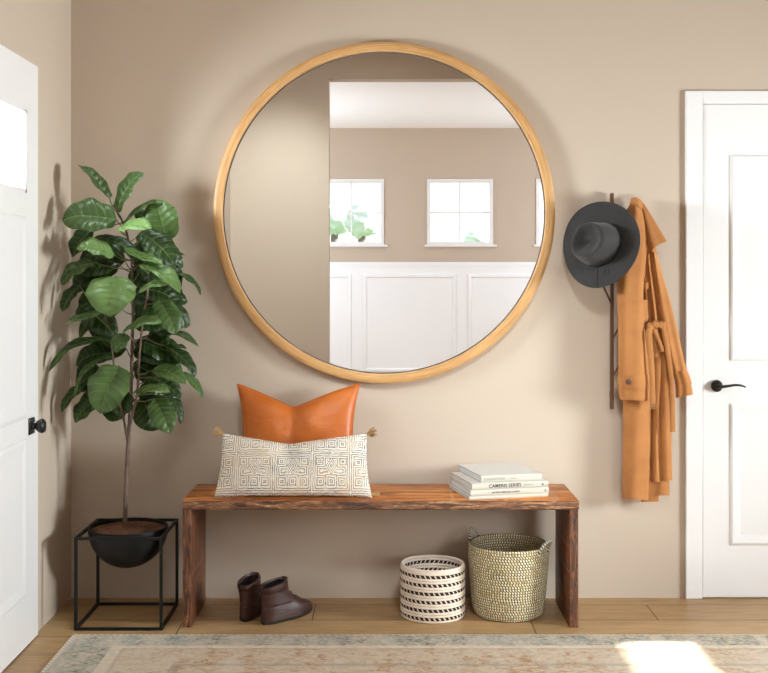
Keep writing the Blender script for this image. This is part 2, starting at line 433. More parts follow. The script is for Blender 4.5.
def tape_basket():
    t=NT('cream_and_black_wicker'); tc=t.n('ShaderNodeTexCoord'); x,y,z=t.sep(tc.outputs['Object'])
    ang=t.math('ARCTAN2',y,x)
    per=.0325
    zz=t.math('DIVIDE',t.math('ADD',z,.0035),per)
    row=t.math('FLOOR',zz); fr=t.math('FRACT',zz)
    inrow=t.math('LESS_THAN',t.math('ABSOLUTE',t.math('SUBTRACT',fr,.62)),.20)
    odd=t.math('MODULO',row,2)
    k=t.math('ADD',t.math('MULTIPLY',ang,40/(2*PI)*1.0),t.math('ADD',t.math('MULTIPLY',fr,1.1),t.math('MULTIPLY',row,.37)))
    st=t.math('FRACT',k)
    dark=t.math('LESS_THAN',st,t.math('ADD',.66,t.math('MULTIPLY',odd,.08)))
    cream=t.ramp(t.noise(t.coord(),40,3,.6),[(.3,(.70,.57,.46)),(.7,(.83,.72,.61))])
    gap=t.math('GREATER_THAN',t.math('COSINE',t.math('MULTIPLY',z,2*PI/.01083)),.93)
    gap=t.math('MULTIPLY',gap,.75)
    c=t.mix(gap,cream,(.20,.13,.10))
    c=t.mix(t.math('MULTIPLY',inrow,dark),c,(.035,.022,.018))
    t.set(Base_Color=c,Roughness=.75); t.b.inputs['Specular IOR Level'].default_value=.2
    return t.m
M['basket_small']=tape_basket()
M['cream_coil']=plain('cream_rattan_rim',(.76,.64,.53),.7,nscale=60,nstr=.3)
def grass_basket():
    t=NT('seagrass_stitch'); tc=t.n('ShaderNodeTexCoord'); x,y,z=t.sep(tc.outputs['Object'])
    ang=t.math('ARCTAN2',y,x)
    H=.0104
    zz=t.math('DIVIDE',z,H); row=t.math('FLOOR',zz); fr=t.math('FRACT',zz)
    wn=t.n('ShaderNodeTexWhiteNoise'); wn.noise_dimensions='2D'
    k=t.math('ADD',t.math('MULTIPLY',ang,86/(2*PI)),t.math('ADD',t.math('MULTIPLY',t.math('FRACT',t.math('MULTIPLY',t.math('SINE',t.math('MULTIPLY',row,12.9898)),437.5)),5),t.math('MULTIPLY',fr,.35)))
    cb=t.n('ShaderNodeCombineXYZ'); t.l(t.math('FLOOR',k),cb.inputs[0]); t.l(row,cb.inputs[1]); t.l(cb.outputs[0],wn.inputs['Vector'])
    st=t.math('FRACT',k)
    d=t.math('MAXIMUM',t.math('MULTIPLY',t.math('ABSOLUTE',t.math('SUBTRACT',st,.5)),1.35),t.math('ABSOLUTE',t.math('SUBTRACT',fr,.5)))
    hole=t.math('GREATER_THAN',d,t.math('SUBTRACT',.47,t.math('MULTIPLY',wn.outputs['Value'],.12)))
    c=t.ramp(wn.outputs['Value'],[(0,(.50,.37,.19)),(.4,(.78,.64,.39)),(.75,(.88,.78,.55)),(1,(.91,.84,.68))])
    c=t.mix(hole,c,(.12,.095,.062))
    t.set(Base_Color=c,Roughness=.8); t.b.inputs['Specular IOR Level'].default_value=.2
    t.bump(t.math('SUBTRACT',1,d),.5,.004); return t.m
M['basket_large']=grass_basket()
def rope_mat():
    t=NT('black_and_white_rope'); tc=t.n('ShaderNodeTexCoord'); u,v,_=t.sep(tc.outputs['UV'])
    s=t.math('FRACT',t.math('ADD',t.math('MULTIPLY',v,15),u))
    c=t.mix(t.math('LESS_THAN',s,.5),(.74,.68,.54),(.08,.07,.055)); t.set(Base_Color=c,Roughness=.85); return t.m
M['rope']=rope_mat()
M['hedge']=plain('pale_foliage',(.72,.85,.76),.9)
M['trunk']=plain('tree_bark',(.2,.17,.14),.9)
M['lawn']=plain('lawn_green',(.10,.16,.07),.95)
M['street']=plain('pale_blue_wall',(.22,.25,.30),.9)

# ------------------------------------------------------------------ THE SETTING
XL=-1.304; XR=4.00; CEIL=3.40; PY=-4.85; FY=-8.535; FCEIL=3.096
def wall_cells(name, u0,u1,z0,z1, holes, M_, t, mat, label):
    us=sorted({u0,u1,*[h[0] for h in holes],*[h[1] for h in holes]}); zs=sorted({z0,z1,*[h[2] for h in holes],*[h[3] for h in holes]})
    mb=MB()
    for a,b in zip(us,us[1:]):
        for c,d in zip(zs,zs[1:]):
            mu=(a+b)/2; mz=(c+d)/2
            if any(h[0]<mu<h[1] and h[2]<mz<h[3] for h in holes): continue
            mb.box(a,b,0,t,c,d,M_)
    o=obj(name,mb,mat,smooth=False,recalc=True,weld=False); tag(o,label,'wall',kind='structure'); return o
wall_cells('wall_back',XL-.1,XR+.1,-.1,CEIL,[],lambda u,t,z:(u,t,z),.12,M['wall'],'beige painted back wall carrying the round mirror')
# left wall with the opening of the door's glass
LD0=-.49; LD1=-1.37; GU0_,GU1_=-1.24,-.628
wall_cells('wall_left',PY,0,-.1,CEIL,[(GU0_,GU1_,1.640,1.942)],lambda u,t,z:(XL-t,u,z),.14,M['wall'],'beige painted left wall beside the plant')
RW=[(-1.55,-.575,2.085,2.375),(-2.35,-1.15,.82,1.86)]
wall_cells('wall_right',PY,0,-.1,CEIL,[(h[0],h[1],h[2],h[3]) for h in RW],lambda u,t,z:(XR+t,u,z),.12,M['wall'],'beige painted right wall with a high side window and an added low one')
PE=-.467
wall_cells('wall_front',XL,XR,-.1,CEIL,[(PE,1.55,-.1,3.017)],lambda u,t,z:(u,PY-t,z),.15,M['wall'],'beige partition with a wide opening, seen in the mirror')
WIN=[(-.779,0.0),(.5075,1.286),(1.795,2.574)]; WZ0,WZ1=1.715,2.494
wall_cells('wall_far',-3,4.0,-.1,FCEIL,[(a+.03,b-.03,WZ0+.03,WZ1-.03) for a,b in WIN],lambda u,t,z:(u,FY-t,z),.14,M['wall'],'beige far wall with small high windows, seen in the mirror')
wall_cells('wall_far_left',FY,PY-.15,-.1,FCEIL,[],lambda u,t,z:(-3-t,u,z),.1,M['wall'],'beige left wall of the room seen in the mirror')
wall_cells('wall_far_right',FY,PY-.15,-.1,FCEIL,[],lambda u,t,z:(4.0+t,u,z),.1,M['wall'],'beige right wall of the room seen in the mirror')
mb=MB(); mb.box(-3,4,FY,PY-.15,-.1,0); mb.box(XL-.1,XR,PY-.15,.0,-.1,0)
tag(obj('floor',mb,M['floor'],smooth=False),'light brown oak plank floor','floor',kind='structure')
mb=MB(); mb.box(XL-.1,XR+.1,PY-.15,.1,CEIL,CEIL+.1)
tag(obj('ceiling',mb,M['wall'],smooth=False),'beige ceiling of the entry','ceiling',kind='structure')
mb=MB(); mb.box(-3.1,4.1,FY-.1,PY-.15,FCEIL,FCEIL+.1)
tag(obj('ceiling_far',mb,M['ceil'],smooth=False),'white ceiling of the room seen in the mirror','ceiling',kind='structure')
# wainscot on the far wall
mb=MB(); WT=1.5145
mb.box(-3,4,FY,FY+.012,0,WT); mb.box(-3,4,FY,FY+.022,WT-.045,WT); mb.box(-3,4,FY,FY+.018,0,.14)
for k in range(-3,4):
    a=-.241+k*1.232; b=a+1.091
    if a<-3 or b>4: continue
    MM=lambda u,z,h:(u,FY+.012+h,z)
    mb.rect_ring(MM,a,b,.22,WT-.145,[(0,0),(.006,.016),(.03,.016),(.045,.002)])
tag(obj('trim_1',mb,M['wains'],smooth=False,recalc=False),'white panelled wainscot on the far wall, seen in the mirror','wainscot',kind='structure')

def window(name, M_, u0,u1,z0,z1, label, cas=.036, sill=True, muntin=(1,1), pane=None):
    """M_(u, depth out of the wall into the room, z)"""
    w=thing(name,label,'window',M_((u0+u1)/2,0,z0),kind='structure')
    mb=MB()
    for (a,b,c,d) in ((u0,u0+cas,z0,z1),(u1-cas,u1,z0,z1),(u0+cas,u1-cas,z1-cas,z1),(u0+cas,u1-cas,z0,z0+cas)):
        mb.box(a,b,-.10,.018,c,d,M_)
    obj('window_frame',mb,M['white'],w,smooth=False)
    mb=MB()
    a,b,c,d=u0+cas,u1-cas,z0+cas,z1-cas
    for i in range(1,muntin[0]+1):
        u=a+(b-a)*i/(muntin[0]+1); mb.box(u-.008,u+.008,-.07,-.045,c,d,M_)
    for i in range(1,muntin[1]+1):
        z=c+(d-c)*i/(muntin[1]+1); mb.box(a,b,-.068,-.047,z-.008,z+.008,M_)
    if mb.v: obj('muntin',mb,M['white'],w,smooth=False)
    mb=MB(); mb.box(a,b,-.060,-.056,c,d,M_); obj('pane',mb,pane or M['glass'],w,smooth=False)
    if sill:
        mb=MB(); mb.box(u0-.03,u1+.045,-.02,.04,z0-.022,z0+.004,M_); obj('window_sill',mb,M['white'],w,smooth=False,bevel=.004)
    return w
MF=lambda u,d,z:Vector((u,FY+d,z))
for i,(a,b) in enumerate(WIN):
    window('window_%d'%(i+1),MF,a,b,WZ0,WZ1,['first high four-pane window from the left in the mirror','second high four-pane window, whole in the mirror','high window cut off by the mirror frame at its right'][i])
MR=lambda u,d,z:Vector((XR-d,u,z))
window('window_4',MR,RW[0][0]-.03,RW[0][1]+.03,RW[0][2]-.03,RW[0][3]+.03,'low wide clerestory window high in the right wall',sill=False,muntin=(0,0))
window('window_5',MR,RW[1][0]-.03,RW[1][1]+.03,RW[1][2]-.03,RW[1][3]+.03,'unseen low window added behind the side light, its pane shutting out the sun',muntin=(1,1),pane=M['sun_block'])  # added out of view to back the side light; opaque pane stops sun

# ---- right door
d2=thing('door_2','white closed panel door at the right with black lever handle','door',(1.253,0,0),kind='structure')
mb=MB(); 
mb.box(1.2529,1.3235,-.016,0,0,2.112); mb.box(2.133,2.204,-.016,0,0,2.112); mb.box(1.3235,2.133,-.016,0,2.057,2.112)
obj('door_frame',mb,M['white'],d2,smooth=False,bevel=.004)
mb=MB(); mb.box(1.326,2.131,-.010,0,.006,2.055)
obj('door_slab',mb,M['white'],d2,smooth=False,bevel=.002)
for z0,z1 in ((.989,1.8455),(.2215,.8127)):
    mb=MB(); mb.rect_ring(lambda u,z,h:(u,-.010-h,z),1.437,2.02,z0,z1,[(0,0),(.004,.005),(.012,.008),(.045,.003),(.05,.003)])
    obj('door_panel',mb,M['white'],d2,smooth=False,recalc=False)
h=obj('lever_handle',(lambda mb:(mb.lathe([(0,-.0105),(.0235,-.0105),(.0248,-.019),(.0225,-.025),(.016,-.029),(.0105,-.033),(.0095,-.044),(.0,-.046)],40,axis='Y',c=(1.3815,0,.885)),
   mb.tube([(1.3815,-.042,.885),(1.40,-.048,.885),(1.42,-.052,.8885),(1.445,-.053,.8925),(1.465,-.052,.8915),(1.48,-.05,.888),(1.491,-.048,.8835)],[.0075,.0065,.0055,.0050,.0047,.0042,.0030],12),mb)[-1])(MB()),M['handle'],d2)
h['label']='black lever door handle on a round rose'

# ---- left door (in the left wall), glazed at the top
d1=thing('door_1','white half-glazed door at the left with a black knob','door',(XL,LD0,0),kind='structure')
ML=lambda u,d,z:Vector((XL+d,u,z))
GU0,GU1,GZ0,GZ1=-1.24,-.628,1.640,1.942
mb=MB()
for (a,b,c,d) in ((LD1,GU0,.006,2.12),(GU1,LD0,.006,2.12),(GU0,GU1,.006,GZ0),(GU0,GU1,GZ1,2.12)):
    mb.box(a,b,.0005,.015,c,d,ML)
obj('door_slab',mb,M['white'],d1,smooth=False)
mb=MB()
MLr=lambda u,z,h:(XL+.015+h,u,z)
for z0,z1 in ((.83,1.555),(.186,.758)):
    mb=MB(); mb.rect_ring(MLr,GU0,GU1,z0,z1,[(0,0),(.004,.004),(.016,.006),(.05,.0015),(.055,.0015)])
    obj('door_panel',mb,M['white'],d1,smooth=False,recalc=False)
mb=MB(); 
for (a,b,c,d) in ((GU0,GU0+.014,GZ0,GZ1),(GU1-.014,GU1,GZ0,GZ1),(GU0,GU1,GZ0,GZ0+.014),(GU0,GU1,GZ1-.014,GZ1)): mb.box(a,b,-.02,.018,c,d,ML)
obj('glazing_bead',mb,M['white'],d1,smooth=False)
mb=MB(); mb.box(GU0,GU1,-.022,-.018,GZ0,GZ1,ML); obj('door_pane',mb,M['glass'],d1,smooth=False)
mb=MB()
kz=.794; ku=-.575
mb.box(ku-.03,ku+.03,.015,.022,kz-.03,kz+.03,ML)
def xlathe(mb,prof,c,n=28):
    rings=[[Vector((c[0]+h,c[1]+r*math.cos(2*PI*k/n),c[2]+r*math.sin(2*PI*k/n))) for k in range(n)] for r,h in prof]
    mb.loft(rings)
xlathe(mb,[(.013,.016),(.011,.034),(.020,.040),(.026,.050),(.0265,.058),(.022,.066),(.010,.070)],(XL,ku,kz))
o=obj('door_knob',mb,M['handle'],d1,bevel=.003); o['label']='black round knob on a square plate'

# ------------------------------------------------------------------ MIRROR
MC=Vector((.0006,0,1.6036)); RO=.7065
mir=thing('round_mirror','large round mirror in a thin honey oak frame on the beige wall','mirror',MC)
mb=MB()
ri=RO-.040
prof=[(ri,-.018),(ri,-.043),(ri+.003,-.0465),(ri+.02,-.0475),(RO-.006,-.0465),(RO-.001,-.043),(RO,-.038),(RO,-.004),(RO-.01,-.003),(ri,-.003)]
mb.lathe(prof,160,closed=True,axis='Y',c=MC)
obj('mirror_frame',mb,M['oak'],mir)
mb=MB(); mb.lathe([(ri-.0045,-.0305),(ri-.0045,-.034),(ri+.001,-.034),(ri+.001,-.0305)],160,closed=True,axis='Y',c=MC)
o=obj('shadow_gap_ring',mb,M['line'],mir); o['label']='thin dark ring standing for the shadow gap inside the frame'  # dark ring painted in as the shadow between frame and glass
mb=MB(); n=160
vs=[MC+Vector((ri*math.cos(2*PI*k/n),-.030,ri*math.sin(2*PI*k/n))) for k in range(n)]+[MC+Vector((ri*math.cos(2*PI*k/n),-.026,ri*math.sin(2*PI*k/n))) for k in range(n)]
mb.add(vs,[tuple(range(n)),tuple(range(2*n-1,n-1,-1))]+[(k,(k+1)%n,n+(k+1)%n,n+k) for k in range(n)])
o=obj('mirror_glass',mb,M['mirror'],mir,smooth=False)

# ------------------------------------------------------------------ BENCH
BX0,BX1,BY0,BY1,BZ=-.7698,.7431,-.395,-.045,.4838
bench=thing('wooden_bench','reddish brown rough-edged wooden bench under the round mirror','bench',(-.013,-.21,0))
def noisy_board(x0,x1,y0,y1,z0,z1,axis,amp=.004,seed=0):
    """board with a hand-cut front edge (normal -Y): grid along its long axis"""
    mb=MB(); n=120
    rings=[]
    for i in range(n+1):
        t=i/n
        if axis=='x':
            x=x0+(x1-x0)*t
            def q(y,z,k,s): 
                d=noise.noise(Vector((x*22,k*3.1+seed,seed)))*amp + noise.noise(Vector((x*70,k*5.7,seed+4)))*amp*.5
                return Vector((x,y+d*s,z+ d*.4*s))
            yc=[(y1,z0,0),(y0+.004,z0,.3),(y0,z0+.004,1),(y0,z0+.009,1.2),(y0,z0+.016,1.2),(y0,z0+.023,1.2),(y0,z1-.004,1),(y0+.005,z1,.3),(y1,z1,0)]
            rings.append([q(y,z,k,s) for k,(y,z,s) in enumerate(yc)])
        else:
            z=z0+(z1-z0)*t
            def q(x,y,k,s):
                d=noise.noise(Vector((z*26,k*3.3+seed,seed)))*amp+noise.noise(Vector((z*75,k*5.1,seed+4)))*amp*.5
                return Vector((x+d*.4*s,y+d*s,z))
            xc=[(x0,y1,0),(x0,y0+.004,.3),(x0+.003,y0,1),(x0+(x1-x0)*.35,y0,1.2),(x0+(x1-x0)*.65,y0,1.2),(x1-.003,y0,1),(x1,y0+.004,.3),(x1,y1,0)]
            rings.append([q(x,y,k,s) for k,(x,y,s) in enumerate(xc)])
    mb.loft(rings); 
    m=len(rings[0])
    for fi,f in enumerate(mb.f):
        if len(f)==4:
            if min(mb.v[i].y for i in f) < y0+.006 and max(mb.v[i].y for i in f)<y0+.012: mb.mi[fi]=1
    return mb
TH=.034
obj('seat',noisy_board(BX0,BX1,BY0,BY1,BZ-TH,BZ,'x'),[M['bench_top'],M['bark_x']],bench)
obj('leg',noisy_board(BX0+.001,BX0+.034,BY0+.004,BY1,0,BZ-TH,'z',.0025,3),[M['bench_leg'],M['bark_z']],bench)
obj('leg',noisy_board(BX1-.036,BX1-.001,BY0+.004,BY1,0,BZ-TH,'z',.0025,9),[M['bench_leg'],M['bark_z']],bench)

# ------------------------------------------------------------------ RUG
RX0,RX1,RY1,RY0=-1.16,2.05,-.484,-2.55
mb=MB(); n=60
mb.grid(lambda u,v: Vector((RX0+(RX1-RX0)*u, RY1+(RY0-RY1)*v, .008 if 0<u<1 and 0<v<1 else .004)),n,n)
mb.box(RX0+.001,RX1-.001,RY0+.001,RY1-.001,.0005,.004)
rug=obj('area_rug',mb,rug_mat(RX1-RX0,RY1-RY0),origin=(RX0,RY1,0),recalc=False)
tag(rug,'faded vintage patterned rug in cream, blue and rust on the plank floor','rug')

# ------------------------------------------------------------------ PILLOWS
def pillow(W,H,T,k=.08,kz=.06,dip=0,taper=0,n=30,wr=.0,seed=0,exp=.42):
    def side(sg):
        def fn(a,b):
            u=2*a-1; v=2*b-1
            # ease sampling towards the edges
            u=math.sin(u*PI/2); v=math.sin(v*PI/2)
            x=u*W/2*(1-k*(1-v*v))*(1-taper*v)
            z=v*H/2*(1-kz*(1-u*u))
            tv=((v+1)/2)
            z-=dip*max(0,1-abs(u+.07*(1-u*u)))**1.15*tv**2.2
            t=T/2*max(0,(1-u*u)*(1-v*v))**exp
            if dip: t*=1-.55*math.exp(-((u+.07)/.16)**2)*tv**2
            if wr:
                t+= wr*noise.noise(Vector((u*2.2+seed,v*2.2,sg)))*(1-u*u)**.5*(1-v*v)**.5
                if dip:
                    # creases that fan out of the chopped middle
                    an=math.atan2(v-.75,u+1e-6); t+=.004*math.sin(an*11)*math.exp(-((u)**2+(v-.6)**2)*2.2)*(1-u*u)*(1-v*v)
            return Vector((x, -sg*t, z))
        return fn
    mb=MB(); 
    for sg in (1,-1): mb.grid(side(sg),n,n)
    # UV in metres for printed cloth
    m=(n+1)**2
    mb.uv=[(p.x,p.z) for p in mb.v]
    return mb
def place(mb, base, tilt, rz=0, sink=.0):
    Mx=Matrix.Rotation(rz,4,'Z')@Matrix.Rotation(-tilt,4,'X')
    vs=[Mx@p for p in mb.v]; zm=min(p.z for p in vs)
    y0=min(vs,key=lambda p:p.z).y
    off=Vector((base[0],base[1]-y0,base[2]-zm-sink))
    mb.v=[p+off for p in vs]; return lambda p: Mx@Vector(p)+off
pl=thing('leather_pillow','orange-tan leather pillow with a chopped V top against the wall','pillow',(-.352,-.14,BZ))
mb=pillow(.500,.415,.125,.12,.0,.098,0,34,.012,3)
place(mb,(-.350,-.135,BZ),R(9),0,-.004)
obj('pillow_cover',mb,M['leather'],pl,subsurf=1,weld=True)
mb=pillow(.500,.415,.125,.12,.0,.098,0,34)
n=34
# piping along the side seams (edge loop of the front sheet)
tf=place(mb,(-.350,-.135,BZ),R(9),0,-.004)
loop=[mb.v[i] for i in range(n+1)]+[mb.v[j*(n+1)+n] for j in range(1,n+1)]+[mb.v[n*(n+1)+i] for i in range(n-1,-1,-1)]+[mb.v[j*(n+1)] for j in range(n-1,0,-1)]
mp=MB(); mp.tube(loop+[loop[0]],.0035,8,caps=False); obj('seam_piping',mp,M['leather'],pl)

lp=thing('lumbar_pillow','cream lumbar pillow with grey geometric print and corner tassels on the bench','pillow',(-.352,-.27,BZ))
mb=pillow(.592,.252,.105,.035,.055,.036,.035,34,.006,8,.36)
tf=place(mb,(-.3515,-.332,BZ),R(21))
obj('pillow_cover',mb,M['mud'],lp,subsurf=1)
def tassel(base, direction, L=.05, w=.035, seed=1):
    rnd=random.Random(seed); mb=MB(); d=Vector(direction).normalized()
    a=d.orthogonal().normalized(); b=d.cross(a)
    for k in range(70):
        an=rnd.uniform(0,2*PI); rr=w*math.sqrt(rnd.random()); l=L*rnd.uniform(.7,1.05)
        e=base+d*l+(a*math.cos(an)+b*math.sin(an))*rr*.75; m_=base+d*l*.5+(a*math.cos(an)+b*math.sin(an))*rr*.62
        mb.tube([base,m_,e],[.0008,.0007,.0004],4,caps=False)
    c=base+d*.004
    mb.tube([base-d*.004,base+d*.006,base+d*.012],[.004,.0065,.005],10)
    return mb
n=34
cTL=mb.v[n*(n+1)]; cTR=mb.v[n*(n+1)+n]; cBR=mb.v[n]; cBL=mb.v[0]
obj('tassel',tassel(cTL+Vector((.002,0,-.002)),(-.8,-.1,.45),.042,.03,1),M['tassel'],lp)
obj('tassel',tassel(cTR+Vector((-.002,0,-.002)),(.85,-.1,.25),.042,.03,2),M['tassel'],lp)
obj('tassel',tassel(cBR+Vector((-.002,.004,.012)),(.8,.35,.04),.034,.012,3),M['tassel'],lp)
obj('tassel',tassel(cBL+Vector((.002,.006,.012)),(-.35,.9,.06),.032,.010,4),M['tassel'],lp)

# ------------------------------------------------------------------ BOOKS
def text(body, size, mat, parent, loc, name='lettering', width=None, spacing=1.0):
    cu=bpy.data.curves.new(name,'FONT'); cu.body=body; cu.size=size; cu.extrude=.0003; cu.offset=size*.022; cu.space_character=spacing
    cu.align_x='LEFT'; cu.align_y='CENTER'
    tmp=bpy.data.objects.new('tmp',cu); C.objects.link(tmp)
    me=bpy.data.meshes.new_from_object(tmp.evaluated_get(bpy.context.evaluated_depsgraph_get()))
    bpy.data.objects.remove(tmp); bpy.data.curves.remove(cu)
    me.materials.clear(); me.materials.append(mat)
    o=bpy.data.objects.new(name,me); C.objects.link(o)
    o.parent=parent; o.location=loc; o.rotation_euler=(R(90),0,0)
    return o
BA=R(13.4); BB=Vector((.325,-.382,BZ))
def bk(label, z, L, dp, h, off, rot, title):
    ex=Vector((math.cos(BA),math.sin(BA),0)); ey=Vector((-math.sin(BA),math.cos(BA),0))
    loc=BB+ex*off[0]+ey*off[1]+Vector((0,0,z))
    b=thing('hardcover_book',label,'book',loc,BA+rot,'ivory books stacked on the bench')
    t=.0022
    mb=MB(); mb.box(0,L,0,dp,0,t); mb.box(0,L,0,dp,h-t,h); obj('cover_board',mb,M['cover'],b,local=True,smooth=False,bevel=.0005)
    mb=MB(); ng=8
    rings=[]
    for i in range(2):
        x=(0,L)[i]; ring=[]
        for k in range(ng+1):
            w=k/ng; ring.append(Vector((x,-.0032*math.sin(PI*w)**.6,h*w)))
        for k in range(ng+1):
            w=1-k/ng; ring.append(Vector((x,.003,h*w)))
        rings.append(ring)
    mb.loft(rings); obj('spine',mb,M['spine'],b,local=True,smooth=False)
    mb=MB(); mb.box(.004,L-.004,.003,dp-.004,t,h-t); obj('pages',mb,M['pages'],b,local=True,smooth=False)
    mb=MB(); mb.box(-.0003,.0006,.002,dp,t-.0006,t+.0005); mb.box(-.0003,.0006,.002,dp,h-t-.0008,h-t+.0003); o=obj('board_shadow',mb,M['line'],b,local=True,smooth=False); o['label']='dark lines painted as the shadow along the cover boards'  # board shadows drawn as dark strips
    for (s,sz,x,mt,sp) in title:
        text(s,sz,M[mt],b,(x,-.0034,h*.5),spacing=sp)
    return b,h
z=0
G='ivory books stacked on the bench'
bk('bottom white blank-spined book of the stack on the bench',0,.322,.277,.0140,(0,0),0,[])
bk('ivory book with a small dark title, second from the bottom of the stack',.0142,.318,.272,.0232,(.006,.002),R(-.5),[('EASTERN AMERICAN CLASSICS',.0082,.085,'ink',1.0),('a',.014,.30,'ink',1)])
bk('ivory book with a bold CAMERIS SERIES title, just under the top book',.0376,.312,.262,.0240,(.012,.004),R(.5),[('CAMERIS SERIES',.0180,.068,'ink',1.05),('M E N D E L',.008,.212,'greyink',1),('e',.016,.285,'ink',1)])
bk('smaller top book of the stack with pale grey spine letters',.0618,.250,.272,.0262,(.053,.015),R(1.2),[('COQUITINO',.0125,.012,'greyink',1.25),('collected',.007,.118,'greyink',1)])

# ------------------------------------------------------------------ BASKETS
def coil_profile(r_of_z, H, per, amp, inner=.010, sub=6):
    prof=[]; n=int(round(H/per))
    for i in range(n*sub+1):
        z=i*per/sub; prof.append((r_of_z(z)+amp*abs(math.sin(PI*z/per))**.7-amp, z))
    inn=[]
    for i in range(n*sub,-1,-1):
        z=i*per/sub
        if z<.008: continue
        inn.append((r_of_z(z)-inner-amp*abs(math.sin(PI*z/per))**.7+amp*.5, z))
    return [(0,0)]+prof+inn+[(0,.008)]
sb=thing('woven_basket','small round cream basket with black woven bands on the floor under the bench','basket',(.1925,-.222,0))
mb=MB(); mb.lathe(coil_profile(lambda z:.1295-.004*math.exp(-z/.008),.195,.01083,.0028,.011),96)
obj('basket_body',mb,M['basket_small'],sb,local=True,recalc=True)
mb=MB(); mb.lathe([(.1215+.0058*math.cos(w),.2005+.0055*math.sin(w)) for w in [2*PI*k/14 for k in range(14)]],96,closed=True)
mb.lathe([(.1245+.0052*math.cos(w),.1915+.005*math.sin(w)) for w in [2*PI*k/12 for k in range(12)]],96,closed=True)
obj('basket_rim',mb,M['cream_coil'],sb,local=True)

lb=thing('woven_basket','large stitched seagrass basket with two rope handles beside the bench leg','basket',(.495,-.203,0))
def rz_(z):
    t=z/.277
    return .139+.0245*(t**.7)-.006*max(0,(t-.8)/.2)**2 - .012*math.exp(-z/.010)
mb=MB(); mb.lathe(coil_profile(rz_,.2704,.0104,.0034,.012),104)
obj('basket_body',mb,M['basket_large'],lb,local=True)
mb=MB(); mb.lathe([(.151+.0075*math.cos(w),.2745+.0065*math.sin(w)) for w in [2*PI*k/12 for k in range(12)]],104,closed=True)
obj('basket_rim',mb,M['basket_large'],lb,local=True)
def handle(ang,h=.05,half=.036,r=.0065,lean=.012):
    mb=MB(); pts=[]
    for k in range(25):
        w=PI*k/24; a=ang+half/.152*math.cos(w); hh=.252+ (h+.022)*math.sin(w)**.75
        rr=.1545+lean*math.sin(w)
        pts.append((rr*math.cos(a),rr*math.sin(a),hh))
    mb.tube(pts,r,10); return mb
obj('basket_handle',handle(R(146),.042,half=.038),M['rope'],lb,local=True)
obj('basket_handle',handle(R(-34),.034,half=.036,lean=.024),M['rope'],lb,local=True)

# ------------------------------------------------------------------ BOOTS
BK=[(0,.006,.247,.036),(.012,.0,.256,.041),(.028,0,.256,.042),(.042,.001,.249,.0415),(.053,.002,.230,.040),(.064,.003,.199,.038),(.078,.004,.168,.036),(.094,.004,.146,.0345),(.110,.003,.129,.0335),(.128,.001,.119,.0335),(.146,-.002,.117,.035),(.156,-.003,.116,.0355)]
def bint(z):
    for a,b in zip(BK,BK[1:]):
        if a[0]<=z<=b[0]:
            t=(z-a[0])/(b[0]-a[0]); t_=t; return [a[i]+(b[i]-a[i])*t_ for i in (1,2,3)]
    return list(BK[-1][1:])
def bring(z, grow=0, n=36, tilt=True, th0=0, th1=2*PI, closed=True):
    bk_,fr,hw=bint(max(0,min(.156,z)))
    c=(bk_+fr)/2; a=(fr-bk_)/2+grow
    hw=hw+grow; ring=[]
    m=n if closed else n+1
    for k in range(m):
        w=th0+(th1-th0)*k/n
        cs,sn=math.cos(w),math.sin(w)
        x=c+a*(abs(cs)**.86)*(1 if cs>=0 else -1)
        wd=1.0
        if fr>.18: wd=.86+.16*math.exp(-((x-.17)/.06)**2)-.05*math.exp(-((x-.09)/.04)**2)
        y=hw*(abs(sn)**.86)*(1 if sn>=0 else -1)*wd
        zz=z
        if z>.12: zz=z+ (z-.12)/.036*(.009*cs-.003)   # collar dips to the front a little
        ring.append(Vector((x,y,zz)))
    return ring
